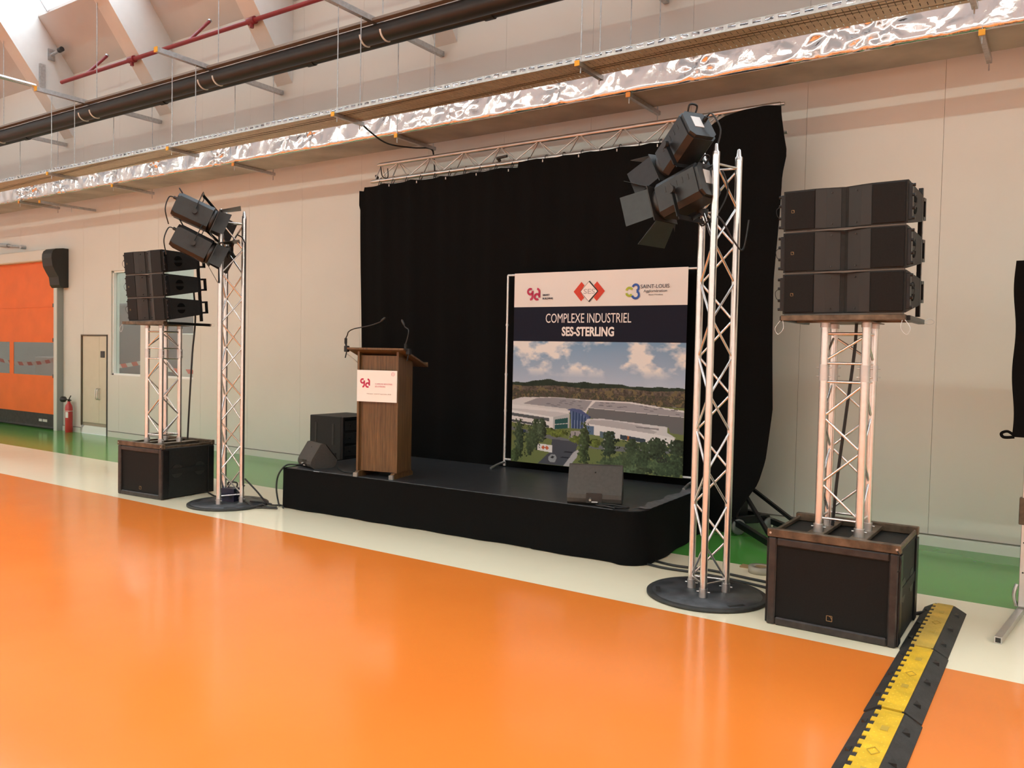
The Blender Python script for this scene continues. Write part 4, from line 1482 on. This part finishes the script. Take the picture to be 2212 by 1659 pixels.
# red chevrons and white diamond
cx_, cz_ = px(.462), pz(.104)
S = .105
for s in (-1, 1):
    MB().prism([(cx_ + s * S * 1.70, cz_), (cx_ + s * S * .85, cz_ + S * .95), (cx_ + s * S * .52, cz_ + S * .60), (cx_ + s * S * .95, cz_ + .0), (cx_ + s * S * .52, cz_ - S * .60), (cx_ + s * S * .85, cz_ - S * .95)], YP - .0006, YP + .0006, 'y').build('logo_chevron', M_REDI, ban)
MB().prism([(cx_ - S * .92, cz_), (cx_, cz_ + S), (cx_ + S * .92, cz_), (cx_, cz_ - S)], YP - .0012, YP - .0004, 'y').build('logo_diamond', M_CREAMI, ban)
mb = MB()
ribbon(mb, [(cx_ + .0, cz_ + S), (cx_ + S * .95, cz_), (cx_, cz_ - S)], .014, YP - .0018)
mb.build('logo_thick_outline', M_BLKI, ban)  # printed black outline on the right half of the diamond
mb = MB()
ribbon(mb, [(cx_, cz_ + S), (cx_ - S * .92, cz_), (cx_, cz_ - S)], .003, YP - .0018)
mb.build('logo_outline', M_INK, ban)
text_part('SES', .08, (cx_ - .062, YP - .002, cz_ - .026), mat('pale_grey_ink', hexc('b9aeb2'), .6), ban, width=.13, height=.052, bold=.001)
# agglomeration logo
mb = MB()
ribbon(mb, arc(px(.690), pz(.106), .030, 20, 175, 10) , .022, YP)
ribbon(mb, arc(px(.690), pz(.116), .030, 185, 330, 10), .022, YP)
mb.build('logo_letter', M_GREENI, ban)
mb = MB()
ribbon(mb, arc(px(.725), pz(.092), .032, 165, -70, 14), .022, YP - .001)
ribbon(mb, arc(px(.725), pz(.126), .036, 70, -165, 14), .022, YP - .001)
mb.build('logo_letter', M_BLUEI, ban)
text_part('SAINT-LOUIS', .05, (px(.752), YP, pz(.096)), M_INK, ban, width=.30, height=.038)
text_part('Agglomération', .04, (px(.768), YP, pz(.119)), M_INK, ban, width=.245, height=.034)
text_part('Alsace 3 frontières', .02, (px(.795), YP, pz(.130)), M_INK, ban, width=.15, height=.013)
text_part('COMPLEXE INDUSTRIEL', .12, (px(.205), YP, pz(.262)), M_CREAMI, ban, width=.98, height=.098)
text_part('SES-STERLING', .12, (px(.305), YP, pz(.330)), M_CREAMI, ban, width=.60, height=.098, bold=.004)
text_part('CDA', .08, (px(.862), YP, pz(.935)), M_BLKI, ban, width=.115, height=.050, bold=.001)

# ------------------------------------------------------------------ lectern with microphones
LR = math.radians(13)
lec = thing('lectern', 'oak lectern with a sloping top standing on the stage', 'lectern', (-5.608, 5.926, SZ), LR)
LW, LD = .23, .29
Zb, Zt = .055, 1.20
MB().box(-LW, -LW + .022, 0, LD, Zb, Zt).build('side_panel', M_WOOD, lec)
MB().box(LW - .022, LW, 0, LD, Zb, Zt).build('side_panel', M_WOOD, lec)
MB().box(-LW + .022, LW - .022, .030, .048, Zb, Zt).build('front_panel', M_WOOD, lec)
MB().box(-LW + .022, LW - .022, .05, LD - .02, .62, .64).build('shelf', M_WOOD, lec)
MB().box(-LW + .022, LW - .022, .05, LD - .02, Zb, Zb + .02).build('shelf', M_WOOD, lec)
# sloping top board
ft, bk = Zt + .075, Zt - .09
MB().prism([(-.06, ft - .018), (-.06, ft), (.46, bk + .0), (.46, bk - .018)], -.315, .315, 'x').build('top_board', M_WOOD, lec)
MB().box(-.315, .315, .445, .462, bk - .01, bk + .03).build('paper_stop', M_WOOD, lec)
for s in (-1, 1):
    MB().prism([(0, Zt - .0), (.0, Zt + .05), (LD, Zt - .055), (LD, Zt - .06)], s * LW - .011 - (.011 * s), s * LW + .011 - (.011 * s), 'x').build('side_wedge', M_WOOD, lec)
    MB().prism([(-.06, 0), (-.06, .03), (-.02, .055), (LD + .02, .055), (LD + .06, .03), (LD + .06, 0)], s * (LW - .03) - .02, s * (LW - .03) + .02, 'x').build('foot', M_WOOD, lec)
    MB().box(s * (LW - .03) - .022, s * (LW - .03) + .022, -.068, -.045, 0, .042).build('foot_cap', mat('grey_foot_cap', (.25, .23, .21), .5), lec)
MB().lathe([(.030, 0), (.034, .004), (.034, .016), (.01, .022)], 20, (-LW - .022, .14, 1.02), (-1, 0, 0)).tube((-LW - .03, .14, 1.02), (-LW, .14, 1.02), .012, 10).build('cable_grommet', M_ALUDULL, lec)
# sign on the front
sg = MB().box(-LW + .004, LW - .008, -.012, -.003, .745, 1.055, .001).build('sign', mat('white_card', (.84, .80, .77), .5), lec, 'white sign with a crimson logo')
ys = -.0135
ga_logo(sg, -.185, .88, .095, ys, M_CRIM)
M_PINKI = mat('pink_ink', hexc('d98a98'), .6)
text_part('COMPLEXE INDUSTRIEL', .03, (-.02, ys, .915), M_PINKI, sg, width=.195, height=.014)
text_part('SES-STERLING', .03, (-.02, ys, .890), M_PINKI, sg, width=.115, height=.014)
text_part('Hésingue - Jeudi 27 septembre 2018', .02, (-.11, ys, .818), mat('grey_ink', hexc('a38a86'), .6), sg, width=.27, height=.010)
mb = MB()
ribbon(mb, arc(.178, 1.022, .017, 0, 360, 18), .003, ys)
ribbon(mb, [(.170, 1.015), (.178, 1.033), (.186, 1.015)], .003, ys)
mb.build('seal', M_PINKI, sg)

def gooseneck(root, pts, clip, label):
    t = thing('gooseneck_microphone', label, 'microphone', root, 0, 'lectern microphones')
    MB().path(pts, .0058, 8, 8).build('flexible_neck', M_CABLE, t)
    a, b = Vector(pts[-2]), Vector(pts[-1])
    d = (b - a).normalized()
    MB().lathe([(.007, -.03), (.011, -.015), (.012, .02), (.006, .035)], 12, b, d).build('capsule', M_BLACK, t)
    MB().tube(pts[0], (pts[0][0], pts[0][1], pts[0][2] - .055), .014, 10).build('connector', M_BLACKMETAL, t)
    c = Vector(clip)
    MB().tube((pts[0][0], pts[0][1], pts[0][2] - .05), c, .010, 8).build('swivel', M_BLACKMETAL, t)
    MB().box(c.x - .022, c.x + .022, c.y - .02, c.y + .02, c.z - .035, c.z + .025, .005).build('table_clamp', M_BLACKMETAL, t)
    MB().tube((c.x, c.y, c.z - .03), (c.x - .01, c.y - .01, c.z - .095), .006, 6).build('clamp_screw', M_BLACKMETAL, t)
    return t
LM = Matrix.Translation((-5.608, 5.926, SZ)) @ Matrix.Rotation(LR, 4, 'Z')
q = LM @ Vector((-.33, -.035, ft - .01))
gooseneck(q, [(-.02, 0, .10), (.0, .0, .13), (.02, .0, .165), (.08, .02, .195), (.24, .06, .225), (.36, .08, .26), (.40, .08, .285)], (-.005, 0, 0), 'left gooseneck microphone clamped to the lectern')
q = LM @ Vector((.33, -.0, ft - .025))
gooseneck(q, [(-.03, 0, .07), (-.01, 0, .12), (.005, .0, .18), (-.01, .01, .21), (-.06, .02, .235), (-.085, .02, .275)], (.01, 0, .0), 'right gooseneck microphone clamped to the lectern')
tag(MB().path([tuple(q + Vector((-.68, -.16, -.03))), tuple(LM @ Vector((-.28, .05, Zt - .06))), tuple(LM @ Vector((-.245, .10, Zt - .12)))], .005, 6).build('microphone_cable', M_ALUDULL), 'thin cable from the left microphone clamp to the lectern side', 'cable')

# ------------------------------------------------------------------ stage monitors
def monitor(loc, rot, label):
    """wedge monitor: slanted grille one side, flat rounded cable side the other (towards -Y)"""
    t = thing('stage_monitor', label, 'loudspeaker', loc, rot, 'floor monitors on the stage')
    prof = [(.0, .06)] + [(.10 - .10 * math.cos(a) * 1.0, .10 - .10 * math.sin(a)) for a in ()] + \
           [(.012, .025), (.05, .0), (.30, .0), (.345, .03), (.37, .10), (.20, .315), (.165, .325), (.135, .318), (.02, .13), (.004, .095)]
    fix_normals(MB().prism(prof, -.225, .225, 'x').build('cabinet', M_MONITOR, t))
    g = MB()
    a, b = Vector((0, .372, .112)), Vector((0, .214, .312))
    d = (b - a).normalized(); nn = Vector((0, d.z, -d.y))
    for s_, e_ in ((-.21, .21),):
        p = [Vector((s_, *a.yz)), Vector((e_, *a.yz)), Vector((e_, *b.yz)), Vector((s_, *b.yz))]
        o2 = [v + nn * .006 for v in p]
        g.add([*p, *o2], [(0, 1, 2, 3), (7, 6, 5, 4), (0, 4, 5, 1), (1, 5, 6, 2), (2, 6, 7, 3), (3, 7, 4, 0)])
    g.build('grille', M_GRILLE, t)
    MB().box(-.065, .065, -.001, .06, .022, .105).build('connector_recess', M_BLACK, t)
    for s in (-1, 1):
        fix_normals(MB().prism([(.06, .02), (.30, .02), (.33, .10), (.19, .29), (.16, .29), (.05, .12)], s * .225, s * .229, 'x').build('end_plate', M_MONITOR, t))
        if s < 0:
            MB().prism(arc(.17, .15, .045, 0, 360, 16)[:-1], s * .2285, s * .2305, 'x').build('handle_recess', M_BLACK, t)
    MB().tube((0, .098, .262), (0, .106, .268), .006, 8).build('screw', M_BLACK, t)
    MB().box(-.02, .03, -.004, -.001, .028, .036).build('connector_label', M_WHITEPRINT, t)
    MB().tube((-.03, .01, .06), (-.03, -.03, .05), .010, 8).build('plug', M_ALUDULL, t)
    return t
mr = Vector((-3.408, 5.929, SZ)); mr2 = Vector((-3.027, 6.09, SZ))
monitor((-3.215, 5.99, SZ), math.radians(24), 'grey wedge monitor at the front right of the stage')
monitor((-6.66, 5.94, SZ), math.radians(-20), 'grey wedge monitor at the front left stage corner').scale = (.80, .80, .80)

# ------------------------------------------------------------------ amplifier rack left of the stage
rk = thing('amplifier_rack', 'black amplifier flight rack standing left of the stage', 'flight case', (-7.53, 6.80, 0))
RWd, RDp, RH = .56, .60, .885
MB().box(0, RWd - .04, 0, RDp, .06, RH, .006).build('case_body', M_CAB, rk)
for q in ((RWd - .04, RWd, 0, .03, .06, RH), (RWd - .04, RWd, RDp - .03, RDp, .06, RH), (RWd - .04, RWd, .03, RDp - .03, .06, .09), (RWd - .04, RWd, .03, RDp - .03, RH - .03, RH)):
    MB().box(*q, .003).build('edge_profile', M_BLACKMETAL, rk)
for i in range(5):
    MB().box(RWd - .035, RWd - .02, .05, RDp - .05, .12 + i * .15, .24 + i * .15, .003).build('rack_unit', M_BLACK, rk)
    for y in (.12, .48):
        MB().tube((RWd - .02, y, .18 + i * .15), (RWd - .005, y, .18 + i * .15), .010, 10).build('knob', M_BLACKMETAL, rk)
for x in (.09, .38):
    MB().box(x, x + .03, -.004, .0, .55, .80).build('slot', M_BLACK, rk)
MB().box(.34, .45, -.006, .0, .38, .46, .002).build('latch_plate', M_BLACKMETAL, rk)
MB().box(.355, .435, -.009, -.006, .40, .44).build('latch', M_BLACK, rk)
for x in (.06, RWd - .06):
    for y in (.06, RDp - .06):
        MB().tube((x - .02, y, .035), (x + .02, y, .035), .035, 14).build('caster', M_RUBBER, rk)
        MB().box(x - .025, x + .025, y - .025, y + .025, .045, .06).build('caster_mount', M_GALV, rk)

# ------------------------------------------------------------------ fire extinguisher
ex = thing('fire_extinguisher', 'red fire extinguisher on the green floor beside the orange door post', 'extinguisher', (-15.72, 8.19, 0))
M_EXT = mat('red_enamel', (.50, .03, .03), .3, coat=.4)
MB().lathe([(.062, 0), (.067, .01), (.067, .46), (.060, .51), (.03, .56), (.022, .59)], 24).build('cylinder', M_EXT, ex)
MB().box(-.02, .02, -.02, .02, .585, .63, .004).build('valve', M_BLACKMETAL, ex)
MB().path([(-.0, 0, .62), (.05, -.01, .66), (.09, -.01, .70)], .010, 6).build('lever', M_BLACK, ex)
MB().path([(.0, 0, .61), (.06, -.01, .62), (.10, -.01, .61)], .009, 6).build('carry_handle', M_BLACK, ex)
MB().lathe([(.01, 0), (.02, .05), (.055, .07), (.055, .13)], 16, (-.02, -.02, .625), (-1, -.25, 0)).build('horn', M_BLACK, ex)
MB().lathe([(.0678, 0), (.0678, .012)], 24, (0, 0, .40)).build('strap', M_ALUDULL, ex)
def lab(u, v):
    a = -PI / 2 + .1 + u * .8
    return (.0684 * math.cos(a), .0684 * math.sin(a), .28 + .11 * v)
MB().grid(lab, 8, 1).build('paper_label', M_WHITEPRINT, ex)
def lab2(u, v):
    a = -PI / 2 - .8 + u * .6
    return (.0684 * math.cos(a), .0684 * math.sin(a), .13 + .07 * v)
MB().grid(lab2, 8, 1).build('paper_label', M_WHITEPRINT, ex)

# ------------------------------------------------------------------ cable ramps
M_YEL = mat('yellow_rubber', (.74, .44, .02), .5, var=.2, vscale=9)
M_YELW = mat('worn_yellow_mark', (.52, .33, .04), .5)
def ramp(y0, length, label, dx=0., worn=False):
    t = thing('cable_ramp', label, 'cable ramp', (-.622 + dx, y0, 0), 0, 'cable ramp modules on the floor')
    H = .048
    w = .125
    MB().prism([(-w, 0), (-w, .006), (-.062, H - .004), (-.050, H - .004), (-.050, 0)], 0, length, 'y').build('left_slope', M_RUBBER, t)
    MB().prism([(w, 0), (w, .006), (.055, H - .004), (.040, H - .004), (.040, 0)], 0, length, 'y').build('right_slope', M_RUBBER, t)
    MB().box(-.050, .040, 0, length, 0, H - .012).build('core', M_RUBBER, t)
    m = mat('faded_yellow_rubber', (.60, .38, .06), .55, var=.25, vscale=7) if worn else M_YEL
    MB().box(-.048, .048, .002, length - .002, H - .012, H, .001).build('lid', m, t)
    n = int(length / .085)
    for i in range(n):
        ya = .02 + i * length / n
        MB().box(-.068, -.046, ya, ya + .045, H - .012, H - .0005).build('lid_tooth', m, t)
    for i in range(3):
        ya = .14 + i * length / 3
        MB().prism([(.068, ya), (.100, ya + .008), (.076, ya + .06)], .016, .0385, 'z').build('screw_notch', M_BLACK, t)
        MB().prism([(-.108, ya + .05), (-.085, ya + .025), (-.085, ya + .075)], .012, .033, 'z').build('screw_notch', M_BLACK, t)
    mb = MB()
    k = int(length / .03)
    for i in range(k):
        for j in range(3):
            xx = -.03 + j * .03 + (.015 if i % 2 else 0)
            if xx > .042: continue
            yy_ = .02 + i * (length - .04) / k
            mb.add([(xx - .006, yy_, H), (xx, yy_ - .01, H), (xx + .006, yy_, H), (xx, yy_ + .01, H), (xx, yy_, H + .0022)], [(0, 1, 4), (1, 2, 4), (2, 3, 4), (3, 0, 4)])
    mb.build('tread_pattern', m, t)['kind'] = 'stuff'
    for f in (.30, .75):
        MB().box(-.012, .018, length * f, length * f + .05, H, H + .0028).build('worn_plate', M_YELW, t)
    mb = MB()
    c = length * .52
    for a, b in zip(((-.022, c), (.003, c + .04), (.028, c), (.003, c - .04)), ((.003, c + .04), (.028, c), (.003, c - .04), (-.022, c))):
        mb.bar((*a, H + .003), (*b, H + .003), .003, .002)
    mb.build('diamond_mark', M_YELW, t)
    return t
ramp(5.16, 1.0, 'farthest yellow and black cable ramp module, beside the right subwoofer', -.005, True)
ramp(4.135, 1.0, 'middle yellow and black cable ramp module on the orange floor', 0)
ramp(3.11, 1.0, 'nearest yellow and black cable ramp module at the picture bottom', .006)

# ------------------------------------------------------------------ projection screen leg at the right edge
sc = thing('projection_screen', 'black bordered projection screen on an aluminium leg at the right edge', 'projection screen', (-.205, 6.42, 0))
MB().box(-.020, .020, -.02, .02, .05, 2.30, .003).build('leg', M_ALUDULL, sc)
for z in (.28, .48, .68, .95):
    MB().tube((-.0, -.021, z), (0, -.0195, z), .006, 8).build('leg_hole', M_BLACK, sc)
MB().box(-.036, .036, -.028, .028, .60, .78, .004).build('hinge', M_BROWNSTEEL, sc)
MB().bar((-.085, -.78, .021), (.075, .72, .021), .040, .040).build('foot', M_ALUDULL, sc)
MB().bar((-.0852, -.783, .021), (-.0847, -.778, .021), .028, .028).build('foot_end', M_BLACK, sc)
MB().path([(-.03, -.0, .05), (-.045, -.03, .13), (-.03, -.02, .2)], .012, 6).build('brace', M_ALUDULL, sc)
def scr(u, v):
    return (-.095 + 2.6 * u - .02 * v + .008 * math.sin(v * 13), -.03 + .004 * math.sin(v * 20), 1.18 + 1.17 * v)
MB().grid(lambda u, v: scr(u * .06, v), 4, 30).build('black_border', M_DRAPE, sc)
MB().box(.10, 2.5, -.032, -.026, 1.33, 2.30).build('screen_cloth', M_WHITE, sc)
MB().box(-.03, 2.55, -.02, .01, 1.19, 1.225).build('frame_bar', M_ALUDULL, sc)
MB().box(2.50, 2.58, -.02, .02, .05, 2.35).build('leg', M_ALUDULL, sc)
MB().path([(-.08, -.03, 1.19), (-.12, -.03, 1.215), (-.155, -.03, 1.20), (-.14, -.03, 1.175), (-.08, -.03, 1.18)], .010, 6).build('strap_loop', M_DRAPE, sc)

# ------------------------------------------------------------------ small items and cables
tr = thing('tape_roll', 'clear tape roll with a brown core lying behind the right tower base', 'tape roll', (-1.93, 6.36, 0))
MB().lathe([(.045, 0), (.095, 0), (.095, .05), (.045, .05), (.045, 0)], 24).build('tape', mat('clear_tape', (.38, .35, .28), .25), tr)
MB().lathe([(.038, 0), (.045, 0), (.045, .05), (.038, .05), (.038, 0)], 24).build('core', mat('cardboard', (.32, .2, .09), .8), tr)
tag(MB().box(-2.12, -1.99, 6.42, 6.50, 0, .012, .002).build('cardboard_piece', mat('cardboard', (.32, .2, .09), .8)), 'small brown cardboard piece on the floor beside the tape roll', 'cardboard')

pw = thing('power_box', 'dark blue power distribution box on the left tower base', 'power box', (-7.42, 5.62, .0245), math.radians(20))
MB().prism([(-.10, 0), (.10, 0), (.10, .08), (.03, .14), (-.10, .14)], -.08, .08, 'x').build('case', mat('navy_plastic', (.012, .014, .04), .45), pw)
MB().path([(-.05, 0, .14), (-.05, 0, .19), (.05, 0, .19), (.05, 0, .14)], .009, 6).build('handle', M_BLACK, pw)
for x in (-.04, .04):
    MB().tube((x, -.085, .05), (x, -.10, .05), .022, 12).build('socket', M_BLACK, pw)

def cable(name, pts, r, label):
    return tag(MB().path(pts, r, 8, 7).build(name, M_CABLE), label, 'cable')
c0 = chord_world((-7.36, 5.52, 0), chL, 0)[1]
cable('power_cable', [(c0[0] + .05, c0[1], .28), (-7.08, 5.66, .16), (-6.98, 5.74, .02), (-6.85, 5.80, .012), (-6.72, 5.72, .012)], .009, 'black cable running from the left tower leg towards the stage')
cable('power_cable', [(-7.30, 5.58, .14), (-7.22, 5.62, .05), (-7.12, 5.58, .04), (-6.98, 5.55, .012), (-6.86, 5.60, .012), (-6.74, 5.66, .012)], .009, 'black cable looping over the left tower base')
cable('power_cable', [(-7.18, 5.66, .035), (-7.08, 5.72, .03), (-6.98, 5.78, .012), (-7.02, 5.70, .02), (-6.90, 5.66, .012), (-6.80, 5.70, .012)], .008, 'tangled black cable between the left tower and the stage')
cable('power_cable', [(-8.02, 5.75, .02), (-7.85, 5.70, .012), (-7.7, 5.68, .012), (-7.62, 5.66, .035), (-7.45, 5.6, .04)], .009, 'black cable from the left subwoofer to the tower base')
cable('monitor_cable', [(-6.66, 6.02, .45), (-6.72, 5.90, .445), (-6.80, 5.82, .44), (-6.86, 5.77, .34), (-6.88, 5.76, .2), (-6.85, 5.76, .06), (-6.80, 5.74, .02)], .009, 'black cable drooping over the front left corner of the stage')
cable('monitor_cable', [on_stage(.42, .36, .01), on_stage(.62, .20, .01), on_stage(.78, .14, .01), on_stage(.86, .26, .01), on_stage(.70, .36, .01), on_stage(.80, .46, .01), on_stage(.98, .40, .01), on_stage(.90, .30, .015), on_stage(.74, .34, .02), on_stage(.95, .52, .01)], .007, 'black cable coiled on the stage left of the lectern')
cable('monitor_cable', [on_stage(3.60, .18, .05), on_stage(3.58, .10, .012), on_stage(3.72, .06, .012), on_stage(3.86, .14, .012), on_stage(3.74, .12, .02), on_stage(3.62, .08, .02), on_stage(3.78, .04, .012)], .008, 'black cable curled in front of the right wedge monitor')
cable('power_cable', [(-2.86, 6.05, .01), (-2.6, 5.98, .01), (-2.3, 6.0, .01), (-2.0, 5.98, .01), (-1.7, 5.92, .01), (-1.50, 5.88, .01)], .010, 'front black cable on the white floor behind the right tower')
cable('power_cable', [(-2.84, 6.18, .01), (-2.55, 6.10, .01), (-2.25, 6.14, .01), (-1.95, 6.10, .01), (-1.7, 6.06, .01), (-1.45, 5.95, .01)], .010, 'rear black cable on the white floor behind the right tower')
cable('power_cable', [(-.80, 5.90, .012), (-.72, 6.02, .012), (-.66, 6.12, .016), (-.62, 6.15, .02)], .012, 'short black cable between the right subwoofer and the cable ramp')
cR0 = up(cR[2], 0)
cable('spotlight_cable', [(cR[2][0] - .02, cR[2][1] - .03, 3.0), (cR[2][0] - .0, cR[2][1] - .035, 2.6), (cR[0][0] + .02, cR[0][1] - .0, 2.62), (cR[0][0] + .12, cR[0][1] + .06, 2.45), (cR[0][0] + .17, cR[0][1] + .10, 2.40), (cR[0][0] + .19, cR[0][1] + .14, 2.6)], .006, 'thin black cable hanging in a loop inside the right tower')
cable('spotlight_cable', [(cL[1][0] - .06, cL[1][1] - .04, 2.86), (cL[1][0] + .02, cL[1][1] - .02, 2.80), (cL[1][0] + .036, cL[1][1] - .01, 2.6), (cL[1][0] + .034, cL[1][1] - .012, 1.5), (cL[1][0] + .034, cL[1][1] - .012, .35), (cL[1][0] + .05, cL[1][1], .2)], .007, 'black cable running down the right leg of the left tower')
sk = thing('connector_block', 'small black connector splitter hanging inside the left tower', 'connector', (cL[1][0] - .14, cL[1][1] - .06, 2.70))
MB().box(-.025, .025, -.02, .02, -.04, .04, .005).build('housing', M_BLACK, sk)
for a in (-50, 60, 100, 240):
    MB().tube((0, 0, 0), (.09 * math.cos(math.radians(a)), 0, .09 * math.sin(math.radians(a))), .014, 8).build('plug', M_BLACK, sk)
bpy.context.view_layer.update()
